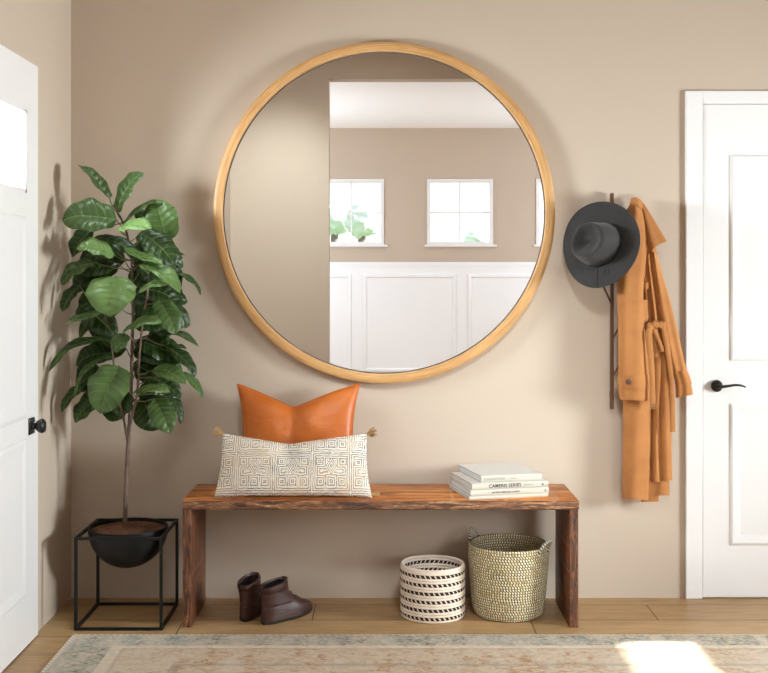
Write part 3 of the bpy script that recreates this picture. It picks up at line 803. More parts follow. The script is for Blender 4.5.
def make_boot(loc, rz, label):
    b=thing('ankle_boot',label,'boot',loc,rz,'pair of brown ankle boots')
    mb=MB(); zs=[.016+.140*i/26 for i in range(27)]
    mb.loft([bring(z) for z in zs]+[bring(.156,-.004)]+[bring(.150,-.007)],caps=(True,False))
    obj('upper',mb,M['boot'],b,local=True)
    mb=MB(); mb.loft([bring(.150,-.0065),bring(.12,-.006),bring(.07,-.006)],caps=(False,True)); obj('lining',mb,M['lining'],b,local=True)
    mb=MB(); mb.loft([bring(0,.001),bring(.004,.003),bring(.014,.0035),bring(.0185,.002)]); obj('sole',mb,M['sole'],b,local=True)
    # heel counter: reddish shell around the back
    mb=MB(); rows=[]
    for i in range(9):
        z=.016+i*.0052
        half=R(110-i*7)
        outer=bring(z,.0022,24,th0=PI-half,th1=PI+half,closed=False); inner=bring(z,-.001,24,th0=PI-half,th1=PI+half,closed=False)
        rows.append(outer+inner[::-1])
    mb.loft(rows); o=obj('heel_counter',mb,M['boot2'],b,local=True); o['label']='reddish brown heel cover'
    # padded collar
    mb=MB(); mb.loft([bring(.122,.000),bring(.124,.0028),bring(.132,.0042),bring(.144,.004),bring(.154,.0028),bring(.1565,-.001),bring(.1555,-.004)],caps=(False,False)); obj('collar',mb,M['boot'],b,local=True)
    # tongue tab
    mb=MB(); rows=[]
    for i in range(7):
        t=i/6; z=.122+.042*t; x=.113+.006*t-.004*math.sin(t*PI)
        w=.020-.003*t
        rows.append([Vector((x+.004-(.35*yy*yy/.02 if 1 else 0),yy,z)) for yy in (-w,-w*.5,0,w*.5,w)]+[Vector((x-.35*yy*yy/.02,yy,z)) for yy in (w,w*.5,0,-w*.5,-w)])
    mb.loft(rows); obj('tongue',mb,M['boot2'],b,local=True)
    # laces + eyelets
    ml=MB(); me_=MB()
    for i in range(6):
        z=.066+i*.0105
        bk_,fr,hw=bint(z); c=(bk_+fr)/2; a=(fr-bk_)/2
        def sx(y): return c+a*(max(0,1-(abs(y)/hw)**(2/.86)))**(.43)
        ys=[-.021,-.012,0,.012,.021]
        ml.tube([(sx(y)+.0018,y,z+(.004 if (i%2==0)==(y>0) else -.001)) for y in ys],.0017,6)
        for y in (-.0225,.0225):
            p=Vector((sx(y)+.0008,y,z)); 
            me_.tube([p,p+Vector((.0016,.0009 if y>0 else -.0009,.0004))],.0024,8); obj('eyelet',me_,M['eyelet'],b,local=True); me_=MB()
    for s in (-1,1):
        for k in range(7):   # studs of the ankle strap seam
            w=PI+s*R(22+k*12); r_=bring(.112,.0012,1,th0=w,th1=w,closed=False)[0]
            me_.tube([r_,r_+Vector((math.cos(w)*.001,math.sin(w)*.001,0))],.0016,6); obj('stud',me_,M['eyelet'],b,local=True); me_=MB()
    obj('laces',ml,M['lace'],b,local=True)
    # ankle strap
    mb=MB(); mb.loft([bring(.1125,0),bring(.113,.0022),bring(.1205,.0022),bring(.121,0)],caps=(False,False)); obj('ankle_strap',mb,M['boot'],b,local=True)
    return b
make_boot((-.468,-.362,0),R(47),'brown leather ankle boot in front, seen from its side, toe to the right')
make_boot((-.546,-.325,0),R(73),'brown leather ankle boot behind the other, seen from its heel')

# ------------------------------------------------------------------ PLANTER + FIG
PXc,PYc=-1.005,-.262
plan=thing('plant_stand','black square-bar plant stand holding a black bowl, in the corner','planter',(PXc,PYc,0))
s=.1665; b_=.0053; HT=.353
mb=MB()
for sx in (-1,1):
    for sy in (-1,1):
        mb.box(PXc+sx*(s-b_)-b_,PXc+sx*(s-b_)+b_,PYc+sy*(s-b_)-b_,PYc+sy*(s-b_)+b_,0,HT)
for z0 in (0,HT-2*b_):
    for sg in (-1,1):
        mb.box(PXc-s+2*b_,PXc+s-2*b_,PYc+sg*(s-b_)-b_,PYc+sg*(s-b_)+b_,z0,z0+2*b_)
        mb.box(PXc+sg*(s-b_)-b_,PXc+sg*(s-b_)+b_,PYc-s+2*b_,PYc+s-2*b_,z0,z0+2*b_)
obj('stand_frame',mb,M['black'],plan,smooth=False)
mb=MB(); Rb=.1535; Zc=.352
prof=[(0,Zc-Rb)]+[(Rb*math.sin(a),Zc-Rb*math.cos(a)) for a in [PI/2*k/20 for k in range(1,21)]]+[(Rb,Zc+.006),(Rb-.003,Zc+.008),(Rb-.006,Zc+.006),(Rb-.006,Zc-.02)]
mb.lathe(prof,72,c=(PXc,PYc,0)); obj('bowl',mb,M['bowl'],plan)
mb=MB()
def soil(u,v):
    r=(Rb-.0065)*u; w=2*PI*v; p=Vector((PXc+r*math.cos(w),PYc+r*math.sin(w),0))
    nz=noise.noise(p*45)*.006+noise.noise(p*120)*.004
    p.z=Zc-.006+.016*(1-u*u)+nz*(1-u**6); return p
mb.grid(soil,24,90); obj('soil',mb,M['soil'],plan)

fig=thing('fiddle_leaf_fig','tall fiddle leaf fig with broad dark green leaves in the black bowl','plant',(PXc,PYc,Zc+.01))
def path(pts,n=10):
    ps=[Vector(p) for p in pts]; out=[]
    for i in range(len(ps)-1):
        p0=ps[max(i-1,0)];p1=ps[i];p2=ps[i+1];p3=ps[min(i+2,len(ps)-1)]
        for k in range(n):
            t=k/n
            out.append(.5*((2*p1)+(p2-p0)*t+(2*p0-5*p1+4*p2-p3)*t*t+(3*p1-p0-3*p2+p3)*t**3))
    out.append(ps[-1]); return out
DC=CAMD+PYc
stems=[([(125,523,DC),(125.5,500,DC),(127,465,DC),(129,430,DC),(131,395,DC),(132,350,DC-.01),(133,315,DC),(132,285,DC+.01),(131,255,DC),(124,225,DC),(112,205,DC)],.0095,.0035),
       ([(127,455,DC),(130,425,DC-.03),(137,395,DC-.03),(139,360,DC-.03),(143,320,DC-.02),(148,290,DC-.02),(150,262,DC)],.006,.0035),
       ([(127.5,440,DC),(124,420,DC-.02),(119,400,DC-.03),(115,375,DC-.03),(112,350,DC-.02),(110,330,DC)],.0055,.003),
       ([(132,345,DC),(137,340,DC-.02),(146,338,DC-.01)],.004,.0025)]
SP=[]
mbt=MB()
for pts,r0,r1 in stems:
    ps=path([at(*p) for p in pts]); SP+=ps
    k=len(ps); mbt.tube(ps,[r0+(r1-r0)*i/(k-1)+.0006*math.sin(i*1.9) for i in range(k)],10)
obj('trunk',mbt,M['bark'],fig)
ZA=lambda x,y:(40+x/4.389,155+y/4.389)
ZB=lambda x,y:(40+x/4.389,280+y/4.389)
LV=[  # last value per leaf: how lit it looks, painted as lighter green
('A',305,190,4.36,185,36,4.40,.085,(.8,-.35,.5),.03,.2),
('A',335,250,4.37,435,75,4.34,.10,(-.62,-.62,.25),.10,.15),
('A',355,325,4.37,575,214,4.40,.080,(-.2,-.28,.95),.22,.15),
('A',335,285,4.30,103,272,4.25,.150,(.0,-.78,.62),.06,.25),
('A',232,322,4.35,135,437,4.33,.10,(-.5,-.7,.3),.08,.0),
('A',325,440,4.25,172,398,4.19,.112,(-.05,-.62,.8),.10,.9),
('A',345,325,4.27,478,312,4.21,.100,(.15,-.6,.8),.08,1.0),
('A',560,378,4.40,505,203,4.37,.145,(-.1,-.95,.2),.06,.45),
('A',440,340,4.33,592,478,4.29,.108,(.35,-.75,.45),.10,.05),
('A',400,470,4.43,525,385,4.42,.10,(0,-.8,.4),.05,.2),
('A',545,447,4.40,633,432,4.42,.05,(0,-.3,.9),.05,.1),
('A',372,408,4.27,535,462,4.22,.062,(0,-.4,.9),-.08,.7),
('A',262,360,4.34,440,447,4.29,.06,(0,-.55,.6),.08,.0),
('A',240,472,4.34,93,555,4.28,.085,(-.2,-.6,.7),.14,.3),
('A',440,480,4.29,614,585,4.21,.088,(.25,-.55,.8),.14,.8),
('A',575,516,4.40,709,597,4.40,.06,(.25,-.2,.95),.14,.1),
('B',328,-14,4.23,300,143,4.15,.190,(.05,-.86,.5),.08,1.0),
('B',614,5,4.25,434,40,4.21,.065,(0,-.45,.9),.06,.8),
('B',172,22,4.37,93,132,4.34,.075,(-.4,-.6,.5),.08,.05),
('B',280,138,4.28,112,175,4.24,.06,(0,-.42,.9),-.04,.6),
('B',172,108,4.37,327,238,4.34,.105,(.1,-.8,.3),.08,.05),
('B',522,88,4.31,594,228,4.25,.10,(.25,-.8,.5),.08,.5),
('B',540,62,4.39,630,200,4.37,.06,(.5,-.3,.7),.14,.0),
('B',365,228,4.28,519,172,4.2,.082,(-.05,-.55,.85),.07,.9),
('B',475,240,4.37,690,270,4.33,.058,(.1,-.28,.95),.12,.15),
('B',315,270,4.34,38,377,4.24,.075,(-.2,-.38,.9),.20,.15),
('B',322,320,4.39,156,360,4.37,.105,(0,-.6,.6),.10,.0),
('B',380,238,4.29,326,310,4.26,.075,(-.3,-.7,.4),.06,.4),
('B',325,338,4.31,140,497,4.24,.062,(-.5,-.35,.8),.22,.35),
('B',450,275,4.37,585,335,4.38,.115,(.2,-.6,.6),.10,.1),
('B',550,288,4.37,685,412,4.34,.075,(.5,-.4,.7),.10,.0),
('B',565,300,4.45,642,293,4.47,.04,(0,-.4,.9),.05,.1),
('B',348,378,4.24,262,572,4.15,.160,(.05,-.86,.45),.08,.55),
('B',210,452,4.37,88,570,4.33,.068,(-.4,-.5,.6),.10,.05),
('B',250,528,4.35,148,615,4.32,.09,(-.3,-.65,.6),.08,.1),
('B',410,492,4.29,560,478,4.21,.066,(0,-.5,.85),.05,.8),
('B',495,392,4.31,634,444,4.26,.088,(.2,-.6,.7),.12,.55),
('B',620,405,4.31,716,506,4.28,.042,(.3,-.4,.8),.10,.4),
('B',440,518,4.41,522,652,4.41,.125,(.1,-.9,.2),.05,.0),
('B',502,520,4.31,568,662,4.25,.10,(.12,-.85,.45),.06,.5),
('B',475,425,4.39,615,508,4.37,.085,(.2,-.6,.5),.10,.05),
('B',550,478,4.37,627,620,4.34,.052,(.6,-.4,.4),.12,.0),
('B',385,488,4.37,330,588,4.36,.105,(-.1,-.8,.4),.06,.1),
('B',310,60,4.45,170,115,4.44,.12,(0,-.7,.5),.06,.0),
('B',430,50,4.44,510,150,4.43,.12,(.1,-.8,.4),.06,.05),
('B',420,395,4.43,545,430,4.43,.10,(.1,-.7,.5),.06,.0),
('B',270,395,4.43,160,470,4.42,.12,(-.1,-.7,.5),.06,.0),
('A',335,470,4.45,200,545,4.44,.13,(0,-.75,.45),.06,.0),
('A',400,500,4.43,540,565,4.42,.13,(.1,-.75,.45),.06,.05),
('A',250,520,4.43,145,595,4.41,.10,(-.2,-.65,.5),.08,.0),
('B',545,45,4.42,625,72,4.42,.07,(.1,-.6,.6),.06,.0),
('B',285,548,4.41,370,595,4.41,.09,(0,-.8,.4),.05,.0),
('B',300,170,4.46,230,250,4.46,.11,(0,-.8,.3),.05,.0),
('B',510,180,4.46,560,250,4.45,.10,(0,-.8,.3),.05,.0),
('A',420,250,4.42,465,285,4.43,.05,(0,-.7,.5),.05,.0),
]
def leaf(mb, lit_tones, b, t, W, nrm, arch, tone, seed):
    d=t-b; L=d.length; T=d/L; N=Vector(nrm); N=(N-T*N.dot(T)).normalized(); S=T.cross(N)
    ctrl=(b+t)/2+ (N*.6+Vector((0,0,.4)))*arch*L
    ctrl=ctrl+Vector((0,0,arch*L*.6))
    nu,nv=10,20
    o=len(mb.v); vs=[]; uv=[]; ph=seed*1.7
    for j in range(nv+1):
        v=j/nv
        p=-N*(.10*L*max(0,v-.62)**2/.144)+b*(1-v)**2+ctrl*2*v*(1-v)+t*v*v
        w=(v**.46)*((1-v)**.56)/ .485 if 0<v<1 else 0
        w*= 1-.10*math.exp(-((v-.30)/.13)**2)      # the fiddle's waist
        w=min(w,1.02)*W/2
        if j==0: w=W*.02
        for i in range(nu+1):
            u=2*i/nu-1; au=abs(u)
            off=N*(au*w*.52 - (au**3)*w*.40 +   .04*W*math.sin(v*15+ph+ (2 if u>0 else 0))*au**2 - .012*W*math.sin(v*44-au*7)*(1-au)*au*4)
            vs.append(p+S*u*w+off); uv.append((i/nu,v))
    fs=[(j*(nu+1)+i, j*(nu+1)+i+1,(j+1)*(nu+1)+i+1,(j+1)*(nu+1)+i) for j in range(nv) for i in range(nu)]
    mb.add(vs,fs,uv); lit_tones += [tone]*len(vs)
rl=random.Random(21)
for k in range(26):   # more leaves deep in the crown, their shade put into the colour
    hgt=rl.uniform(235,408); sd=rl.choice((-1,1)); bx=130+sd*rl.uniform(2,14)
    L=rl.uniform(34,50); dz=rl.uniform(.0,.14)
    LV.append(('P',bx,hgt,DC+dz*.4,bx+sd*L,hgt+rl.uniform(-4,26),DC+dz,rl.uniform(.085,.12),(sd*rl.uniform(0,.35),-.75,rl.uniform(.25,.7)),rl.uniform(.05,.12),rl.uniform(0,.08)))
mbl=MB(); lit_tones=[]
for i,(zt,bx,by,bD,tx,ty,tD,W,nn,arch,tone) in enumerate(LV):
    g=ZA if zt=='A' else ZB if zt=='B' else (lambda x,y:(x,y))
    b=at(*g(bx,by),bD); t=at(*g(tx,ty),tD)
    leaf(mbl,lit_tones,b,b+(t-b)*1.03,W*(.98 if tone>.4 else 1.12),nn,arch,tone*.80,i)
    # petiole to the nearest stem point a little lower
    q=min(SP,key=lambda p:(p-(b-Vector((0,0,.03)))).length)
    mbp=MB(); mbp.tube([q,(q+b)/2+Vector((0,0,-.006)),b,b+(t-b)*.04],[.0026,.0022,.002,.0016],6); obj('petiole',mbp,M['petiole'],fig)
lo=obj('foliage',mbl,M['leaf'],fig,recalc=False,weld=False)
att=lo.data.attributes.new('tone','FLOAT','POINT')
for i,v in enumerate(lit_tones): att.data[i].value=v

# ------------------------------------------------------------------ COAT RACK, HAT, COAT
def atY(px,py,Y): return at(px,py,CAMD+Y)
RKX=(612-384)*4.595/F
rack=thing('coat_rack','slim dark walnut wall coat rack with slanting pegs behind the hat','coat rack',(RKX,0,.79))
mb=MB(); zt=atY(612,193,-.03).z; zb=atY(612,409,-.03).z
mb.box(RKX-.0062,RKX+.0062,-.040,-.014,zb,zt)
obj('rail',mb,M['rack'],rack,smooth=False,bevel=.0015)
for z in (zb+.06,zt-.06):
    mb=MB(); mb.box(RKX-.005,RKX+.005,-.016,0,z-.012,z+.012)
    obj('wall_bracket',mb,M['rack'],rack,smooth=False)
for (x0,y0,x1,y1,d1) in ((612,305,595,268,-.095),(612,256,597,226,-.075),(612,240,633.5,199.5,-.085),(612,340,618.5,328,-.044),(612,378,618.5,366,-.044)):
    a=atY(x0,y0,-.030); b=atY(x1,y1,d1); m_=a.lerp(b,.5)
    mb=MB(); mb.tube([a,m_,b],[.0042,.004,.004],10); mb.tube([b-(b-a).normalized()*.004,b,b+(b-a).normalized()*.004],[.0045,.006,.003],10)
    obj('peg',mb,M['rack'],rack)

# hat
hat=thing('fedora_hat','charcoal felt fedora hat hanging in front of the coat rack','hat',atY(602,245,-.155))
HC=Vector(atY(600.2,245.0,-.155))
za=Vector((-.64,-.755,.14)).normalized(); xa=Vector((-.90,.0,-.28)); xa=(xa-za*xa.dot(za)).normalized(); ya=za.cross(xa)
HT_=lambda x,y,z: HC+xa*x+ya*y+za*z
n=72
def crown_ring(t):
    """t 0 base .. 1 shoulder"""
    a=.100-.018*t-.006*math.sin(PI*t)*-1; b=.086-.017*t
    out=[]
    for k in range(n):
        w=2*PI*k/n; cs,sn=math.cos(w),math.sin(w)
        pinch=1-.40*t*max(0,cs)**1.5*(abs(sn)**.5)*(1 if cs>0 else 0)
        z=.116*t-.018*t*max(0,cs)**2-.004*t*(1-cs)*.5
        out.append((a*cs*(1-.03*t), b*sn*pinch, z))
    return out
mb=MB(); rings=[]
for t in (0,.08,.2,.35,.5,.65,.8,.9,.96,1.0): rings.append(crown_ring(t))
top=crown_ring(1.0)
for f,dz in ((.95,.004),(.86,.0045),(.74,-.001),(.58,-.012),(.42,-.019),(.25,-.021),(.08,-.020)):
    rings.append([(x*f-.004*(1-f),y*f*(1),z+dz - (.006*(1-f))) for x,y,z in top])
mb.loft([[HT_(*p) for p in r] for r in rings],caps=(False,True))
obj('crown',mb,M['hat'],hat,subsurf=1)
mb=MB(); rings=[]
def brim(rf,zo):
    out=[]
    for k in range(n):
        w=2*PI*k/n; cs,sn=math.cos(w),math.sin(w)
        r0x,r0y=.098,.084; r1x,r1y=.176,.176
        x=(r0x+(r1x-r0x)*rf)*cs; y=(r0y+(r1y-r0y)*rf)*sn
        z=max(0,rf)**1.6*(.014*sn*sn-.016*max(0,cs)**2-.006*max(0,-cs)**2)+zo
        out.append(HT_(x,y,z))
    return out
rings=[brim(f,.0016) for f in (-.02,.1,.3,.5,.7,.85,.96)]+[brim(.99,.004),brim(1.0,.0035),brim(1.005,.001),brim(1.0,-.001)]+[brim(f,-.0016) for f in (.96,.85,.7,.5,.3,.1,-.02)]
mb.loft(rings,closed_path=True); obj('brim',mb,M['hat'],hat,subsurf=1)
mb=MB(); 
def scale_ring(t,g): return [HT_(x*(1+g),y*(1+g),z) for x,y,z in crown_ring(t)]
mb.loft([scale_ring(.02,.0),scale_ring(.03,.02),scale_ring(.17,.02),scale_ring(.18,.0)],caps=(False,False))
o=obj('hat_band',mb,M['hatband'],hat); o['label']='dark ribbon around the crown'
mb=MB()
def onbrim(w,rf):
    cs,sn=math.cos(w),math.sin(w)
    x=(.098+.078*rf)*cs; y=(.084+.092*rf)*sn
    return HT_(x,y,rf**1.6*(.014*sn*sn-.016*max(0,cs)**2-.006*max(0,-cs)**2)+.0032)
# find the brim angle that points down in the world
wd=min([2*PI*k/360 for k in range(360)],key=lambda w:onbrim(w,.8).z)
mb.tube(path([onbrim(wd+.08,.05),onbrim(wd+.03,.4),onbrim(wd+.05,.75),onbrim(wd+.06,.97)],6),.0016,6)
sgn=1 if onbrim(wd+.3,.5).x>onbrim(wd,.5).x else -1
mb.tube(path([onbrim(wd+.08,.06),onbrim(wd+sgn*.25,.16),onbrim(wd+sgn*.45,.28),onbrim(wd+sgn*.40,.46),onbrim(wd+sgn*.30,.40),onbrim(wd+sgn*.42,.20)],6),.0016,6)
mb.tube(path([onbrim(wd+.08,.06),onbrim(wd-sgn*.25,.22),onbrim(wd-sgn*.50,.38),onbrim(wd-sgn*.75,.30)],6),.0014,6)
obj('hat_cord',mb,M['hatband'],hat)

# coat
coat=thing('trench_coat','camel suede trench coat with tied belt hanging on the coat rack peg','coat',atY(645,500,-.07))
def interp_rows(rows, step=5):
    rows=sorted(rows); out=[]
    ps=path([Vector((r[1],r[2],r[0])) for r in rows],6)
    return [(p.z,p.x,p.y) for p in ps]
def panel(rows, Y, bulge, back=.01, n=18, fold=None, hemdrop=None, exp=.5, smoothrows=True):
    rs=interp_rows(rows) if smoothrows else sorted(rows)
    mb=MB(); rings=[]; m=len(rs)
    for i,(py,xl,xr) in enumerate(rs):
        v=i/(m-1); ring=[]
        bl=bulge(v) if callable(bulge) else bulge
        YY=Y(v) if callable(Y) else Y
        for k in range(n+1):
            s_=-1+2*k/n; w=max(0,1-s_*s_)**exp
            yy=YY-bl*w-(fold(s_,v) if fold else 0)*w
            dy=hemdrop(s_)*(v**6) if hemdrop else 0
            ring.append(atY(xl+(xr-xl)*(s_+1)/2, py+dy, yy))
        for k in range(1,n):
            s_=1-2*k/n; w=max(0,1-s_*s_)**exp
            dy=hemdrop(s_)*(v**6) if hemdrop else 0
            ring.append(atY(xl+(xr-xl)*(s_+1)/2, py+dy, YY+back*w))
        rings.append(ring)
    mb.loft(rings); return mb
S=M['suede']
# back body of the coat, hanging from the peg down to the hem
o=obj('back_panel',panel([(199,631,638),(215,629,645),(240,626,654),(262,624,658),(290,623,662),(330,624,664),(360,624,666),(400,625,668),(450,648,669),(495.5,648,669.5)],-.045,.02,.012,fold=lambda s,v:.004*math.sin(s*4)*min(1,v*2)),S,coat); o['label']='inner back of the coat'
# skirt panels
obj('front_panel',panel([(300,620,650),(360,622,651),(400,623,651),(450,622.7,650),(499.5,622,648.3)],-.072,.032,.01,fold=lambda s,v:.006*math.sin(s*3+v*2),hemdrop=lambda s:.8*s),S,coat)
obj('front_panel',panel([(330,650,664),(360,650.5,664),(400,651.5,660),(440,652,658.5),(470,652,659.6),(481.8,651.6,660)],-.062,.018,.012,fold=lambda s,v:.0015*math.sin(s*3)),S,coat)
obj('front_panel',panel([(330,655,671),(360,656.5,671.5),(400,658,672),(440,660,671.5),(480.6,661,672.5)],-.056,.024,.012,fold=lambda s,v:.004*math.sin(s*2.4+1)),S,coat)
obj('hem_facing',panel([(470,636,659),(490,642,659),(501.8,641,658.6)],-.052,.006,.006),S,coat)
# upper front with folds between the sleeves
obj('bodice',panel([(204,632,644),(225,634,650),(250,641,654),(262,642,655),(290,643,661),(315,645,665),(327,648,664),(345,648,668)],-.066,.026,.012,n=26,fold=lambda s,v:(.010*math.sin(s*8.5+.6+v*1.5))*min(1,v*1.6)),S,coat)
# the sleeves
sl=obj('sleeve',panel([(199,631,636.5),(206,629,641),(220,626,645.5),(235,623,647),(250,620,647),(290,617,643.5),(330,617.8,645.3),(370,618.2,648),(388,618.2,649.7),(400.3,619.8,650)],lambda v:-.106,lambda v:.026+.012*min(1,v*2),.03,fold=lambda s,v:.004*math.sin(s*4+v*7),hemdrop=lambda s:.5*s),S,coat); sl['label']='near sleeve hanging in front'
mb=panel([(375.5,617.5,648.8),(376.3,617.3,649.2),(382,617.4,649.8),(387.8,617.5,650.4),(388.6,617.8,650.3)],-.106,.0455,.032,smoothrows=False,fold=lambda s,v:.004*math.sin(s*4+6.6))
ms=obj('cuff_strap',mb,S,sl)
p=atY(628.5,382,-.106-.0455-.004)
mb=MB(); mb.lathe([(0,-.005),(.006,-.0055),(.0105,-.004),(.0115,-.0015),(.0115,.003),(0,.003)],28,axis='Y',c=p); obj('button',mb,M['button'],ms)
sr=obj('sleeve',panel([(252,650,656.5),(265,650.5,659.8),(280,652,664),(300,654.5,670),(320,658.5,674.8),(350,665,682),(368,670.5,686.3),(378,674,689.8),(388,675.5,691.8),(396.2,675.8,693)],-.072,lambda v:.026+.006*v,.012,fold=lambda s,v:.005*math.sin(s*5+v*6),hemdrop=lambda s:-1.6*s),S,coat); sr['label']='far sleeve hanging over the door frame'
mb=panel([(371,671.2,687.6),(375,672.9,689.3),(379,674.2,690.6),(384,675.0,692.0)],-.072,.0385,.016,smoothrows=False,fold=lambda s,v:.005*math.sin(s*5+5.6))
obj('cuff_strap',mb,S,sr)
# collar with its open flap
def sheet(fn,nu,nv,th=.004):
    mb=MB(); mb.grid(lambda u,v:fn(u,v),nu,nv); mb.grid(lambda u,v:fn(u,v)+Vector((0,th,0)),nu,nv)
    a=[fn(i/nu,0) for i in range(nu+1)]+[fn(1,j/nv) for j in range(1,nv+1)]+[fn(1-i/nu,1) for i in range(1,nu+1)]+[fn(0,1-j/nv) for j in range(1,nv)]
    m=len(a); mb.add(a+[p+Vector((0,th,0)) for p in a],[(k,(k+1)%m,m+(k+1)%m,m+k) for k in range(m)]); return mb
def flap(u,v):
    # v: from the neck down; u: across from the lapel fold to the outer edge
    yl=203+ (254-203)*v; xl=641+ (648.2-641)*v**.8
    yr=203+ (241.5-203)*v; xr=643.5+(666.8-643.5)*v**.95
    x=xl+(xr-xl)*u; y=yl+(yr-yl)*u
    y+= -2.2*math.sin(u*PI)*v**3
    d=-.118-.026*math.sin(u*PI*.55)*v-.006*math.sin(u*7)*v + .030*(u**3)*v
    return atY(x,y,d)
obj('collar',sheet(flap,16,20),S,coat)
def collar2(u,v):
    y=198+9*v; x=631.5+ (642.5-631.5)*u
    y=y-2.0*math.sin(u*PI)+u*3.2*(1-v)
    return atY(x,y+ (2.2*u*v), -.116-.020*math.sin(u*PI)-.004*v)
obj('collar',sheet(collar2,14,6),S,coat)
mb=MB(); mb.tube(path([atY(629.5,211,-.078),atY(631,203,-.088),atY(634,198,-.094),atY(638,199.5,-.10),(atY(641,204,-.104))],6),.0022,8)
o=obj('hanger_loop',mb,M['lining'],coat); o['label']='dark hanging loop on the peg'
# under-lapel
def lapel(u,v):
    y=252+18*v; x=650.5+(657.5-650.5)*u*(1-.5*v)+1.5*v
    return atY(x,y,-.088-.01*math.sin(u*PI))
obj('lapel',sheet(lapel,8,8),S,coat)
def pocket(u,v):
    y=284+6*v+ -2*u; x=644+4.6*u
    return atY(x,y,-.101-.006*math.sin(u*PI))
obj('pocket_flap',sheet(pocket,6,4),S,coat)
# belt: knot, loop and the two hanging ends
def strip(pts,w,Y,th=.004,tw=0):
    ps=path([Vector((a,b,0)) for a,b in pts],8); m=len(ps)
    def fn(u,v):
        k=min(m-1,int(round(v*(m-1)))); p=ps[k]
        ww=w(v) if callable(w) else w
        YY=Y(v) if callable(Y) else Y
        return atY(p.x+(u-.5)*ww,p.y,YY-.003*math.sin(u*PI)-.002*math.sin(v*9+u))
    return sheet(fn,6,m-1,th)
bt=obj('belt',strip([(651,326),(649.5,331),(650.2,345),(651.5,365),(652.4,385),(653,409)],lambda v:5.4,lambda v:-.126-.016*math.sin(min(1,v*3)*PI*.5)),S,coat)
obj('belt',strip([(662.5,325),(664.5,331),(666.8,343),(669,360),(671,378),(672.2,400),(672.8,432)],lambda v:5.2,lambda v:-.116-.004*math.sin(v*4)),S,coat)
obj('belt',strip([(653.5,327),(655.5,333),(658.5,340),(661.6,349),(661.8,352)],lambda v:4.4-2.0*max(0,v-.6),lambda v:-.112-.018*math.sin(v*PI)),S,coat)
obj('belt',strip([(655,334),(655.8,342),(656.5,352),(657,357.5)],lambda v:4+3.5*v,lambda v:-.100),S,coat)
mb=MB()
for k,(x,y) in enumerate(((649.8,326.5),(655.5,325),(661.8,325.2))):
    c=atY(x,y,-.115); ring=[]
    rr=[]
    for j in range(9):
        t=PI*j/8; z=.016*math.cos(t); r_=.014*math.sin(t)+.0004
        rr.append([c+Vector((r_*1.25*math.cos(w),r_*.95*math.sin(w)+.002*math.sin(3*w),z+.003*math.sin(2*w+k))) for w in [2*PI*q/14 for q in range(14)]])
    mb.loft(rr)
obj('belt_knot',mb,S,coat,subsurf=1)
mb=MB()
for q in (404,407.6): 
    a=atY(650.2,q,-.1475); b=atY(655.6,q,-.1475); mb.tube([a,b],.0017,8)
mb.tube([atY(650.2,404,-.1475),atY(650.2,407.6,-.1475)],.0017,8); mb.tube([atY(655.6,404,-.1475),atY(655.6,407.6,-.1475)],.0017,8)
o=obj('belt_tip',mb,M['buckle'],bt); o['label']='dull metal ends on the belt'

# ------------------------------------------------------------------ OUTSIDE, seen through the far windows in the mirror
mb=MB(); mb.box(-12,14,-26,FY-.16,-.3,-.15)
tag(obj('ground',mb,M['lawn'],smooth=False),'green lawn outside the far windows','lawn',kind='structure')
def tree(x,y,h,r,label,seed):
    t=thing('garden_tree',label,'tree',(x,y,-.15),group='trees outside the far windows')
    rnd=random.Random(seed); mb=MB(); mb.tube([(x,y,-.15),(x,y,h-r*.6)],[.09,.06],10); obj('tree_trunk',mb,M['trunk'],t)
    mb=MB(); rings=[]; c=Vector((x,y,h-r*.4))
    for i in range(25):
        a=PI*i/24; ring=[]
        for k in range(32):
            w=2*PI*k/32; d=Vector((math.sin(a)*math.cos(w),math.sin(a)*math.sin(w),-math.cos(a)))
            rr=r*(1+.22*noise.noise(d*2.3+Vector((seed,0,0)))+.16*noise.noise(d*6+Vector((0,seed,0))))
            ring.append(c+d*rr)
        rings.append(ring)
    mb.loft(rings); obj('crown',mb,M['hedge'],t)
tree(-.36,-13.5,2.36,.27,'pale green tree beyond the first window in the mirror',3)
tree(-.85,-14.5,2.45,.28,'pale tree at the left edge of the mirrored opening',5)
tree(1.62,-14.8,2.05,.20,'small pale tree beyond the middle mirrored window',8)

# ------------------------------------------------------------------ LIGHT
w=bpy.data.worlds.new('World'); bpy.context.scene.world=w; w.use_nodes=True
nt=w.node_tree
for n_ in list(nt.nodes): nt.nodes.remove(n_)
wo=nt.nodes.new('ShaderNodeOutputWorld'); bg=nt.nodes.new('ShaderNodeBackground')
tc=nt.nodes.new('ShaderNodeTexCoord'); sx=nt.nodes.new('ShaderNodeSeparateXYZ'); rp=nt.nodes.new('ShaderNodeValToRGB')
nt.links.new(tc.outputs['Generated'],sx.inputs[0]); nt.links.new(sx.outputs[2],rp.inputs[0])
rp.color_ramp.elements[0].position=.0; rp.color_ramp.elements[0].color=(1,.985,.96,1)
rp.color_ramp.elements[1].position=.7; rp.color_ramp.elements[1].color=(.72,.85,1,1)
nt.links.new(rp.outputs[0],bg.inputs[0]); bg.inputs[1].default_value=1.5
nt.links.new(bg.outputs[0],wo.inputs[0])
def area(name,loc,target,size,energy,col,sy=None):
    l=bpy.data.lights.new(name,'AREA'); l.energy=energy; l.color=col; l.size=size
    if sy: l.shape='RECTANGLE'; l.size_y=sy
    o=bpy.data.objects.new(name,l); C.objects.link(o); o.location=loc
    o.rotation_euler=(Vector(target)-Vector(loc)).to_track_quat('-Z','Y').to_euler(); return o
LC=(.95,1.05,1.09)
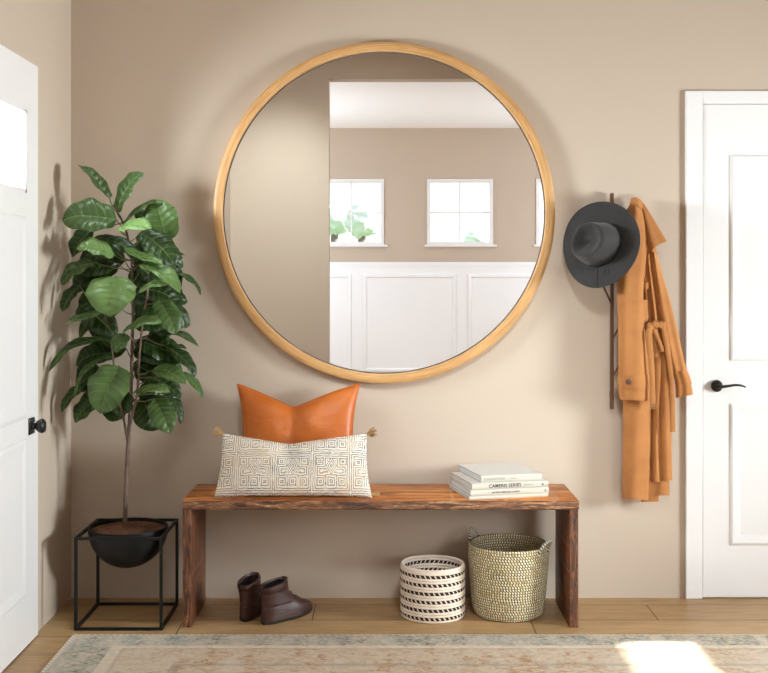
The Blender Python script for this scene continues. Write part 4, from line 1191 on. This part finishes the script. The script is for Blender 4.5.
def lamp(name,kind,loc,energy,col,rad,target=None,ang=60,blend=1):
    l=bpy.data.lights.new(name,kind); l.energy=energy; l.color=col; l.shadow_soft_size=rad
    o=bpy.data.objects.new(name,l); C.objects.link(o); o.location=loc
    if kind=='SPOT':
        l.spot_size=R(ang); l.spot_blend=blend
        o.rotation_euler=(Vector(target)-Vector(loc)).to_track_quat('-Z','Y').to_euler()
    return o
area('side_key_light',(XR-.05,-1.70,1.26),(0,-1.0,1.26),.85,68,LC,.75).data.spread=R(102)  # added area light inside the room, lighting it from the right
lamp('under_bench_fill','SPOT',(1.9,-3.2,1.15),170,LC,.5,(.48,0,.33),25,1.0)  # added fill spot brightening the wall under the bench
area('door_window_daylight',(XL-.3,-.95,1.8),(0,-1.2,1.5),.7,100,LC,.3)
area('overhead_fill',(-.2,-3.7,3.3),(-.2,-3.7,0),1.0,9,LC)  # added weak fill over the foreground and partition
lamp('fill_spot','SPOT',(.5,-3.6,3.25),400,LC,.3,(.30,0,.80),31,1.0)  # added spot brightening the back wall below the mirror
lamp('fill_spot','SPOT',(-.95,-.62,3.3),105,LC,.10,(-1.03,-.30,1.4),25,.8)  # added spot from above to brighten the up-facing fig leaves
lamp('fill_spot','SPOT',(-.7,-3.3,3.3),190,LC,.12,(-.95,-4.85,1.6),66,1.0)  # added spot brightening the partition that the mirror reflects
lamp('far_room_fill','POINT',(-1.7,-6.8,1.7),92,(.90,1.04,1.2),.15)  # added fill kept out of the mirror's view, lifting the far ceiling
lamp('far_room_fill','POINT',(3.0,-6.8,1.7),92,(.90,1.04,1.2),.15)  # second added fill for the far room, also out of view
sun=bpy.data.lights.new('sun','SUN'); sun.energy=21; sun.angle=R(.7); sun.color=(1,.97,.92)
so=bpy.data.objects.new('sun',sun); C.objects.link(so); so.rotation_euler=Vector((-math.cos(R(36)),0,-math.sin(R(36)))).to_track_quat('-Z','Y').to_euler()

# ------------------------------------------------------------------ CAMERA
cam=bpy.data.cameras.new('camera'); co=bpy.data.objects.new('camera',cam); C.objects.link(co)
co.location=(0,-CAMD,EYE); co.rotation_euler=(R(90),0,0)
cam.sensor_width=36; cam.sensor_fit='HORIZONTAL'; cam.lens=F/768*36; cam.shift_y=-(336.5-277)/768; cam.clip_start=.02
sc=bpy.context.scene; sc.camera=co
sc.view_settings.view_transform='Standard'; sc.view_settings.look='None'; sc.view_settings.gamma=1; sc.view_settings.exposure=.08
sc.view_settings.use_curve_mapping=False
try:
    sc.cycles.use_denoising=True; sc.cycles.max_bounces=10; sc.cycles.diffuse_bounces=6; sc.cycles.sample_clamp_indirect=6
except Exception: pass
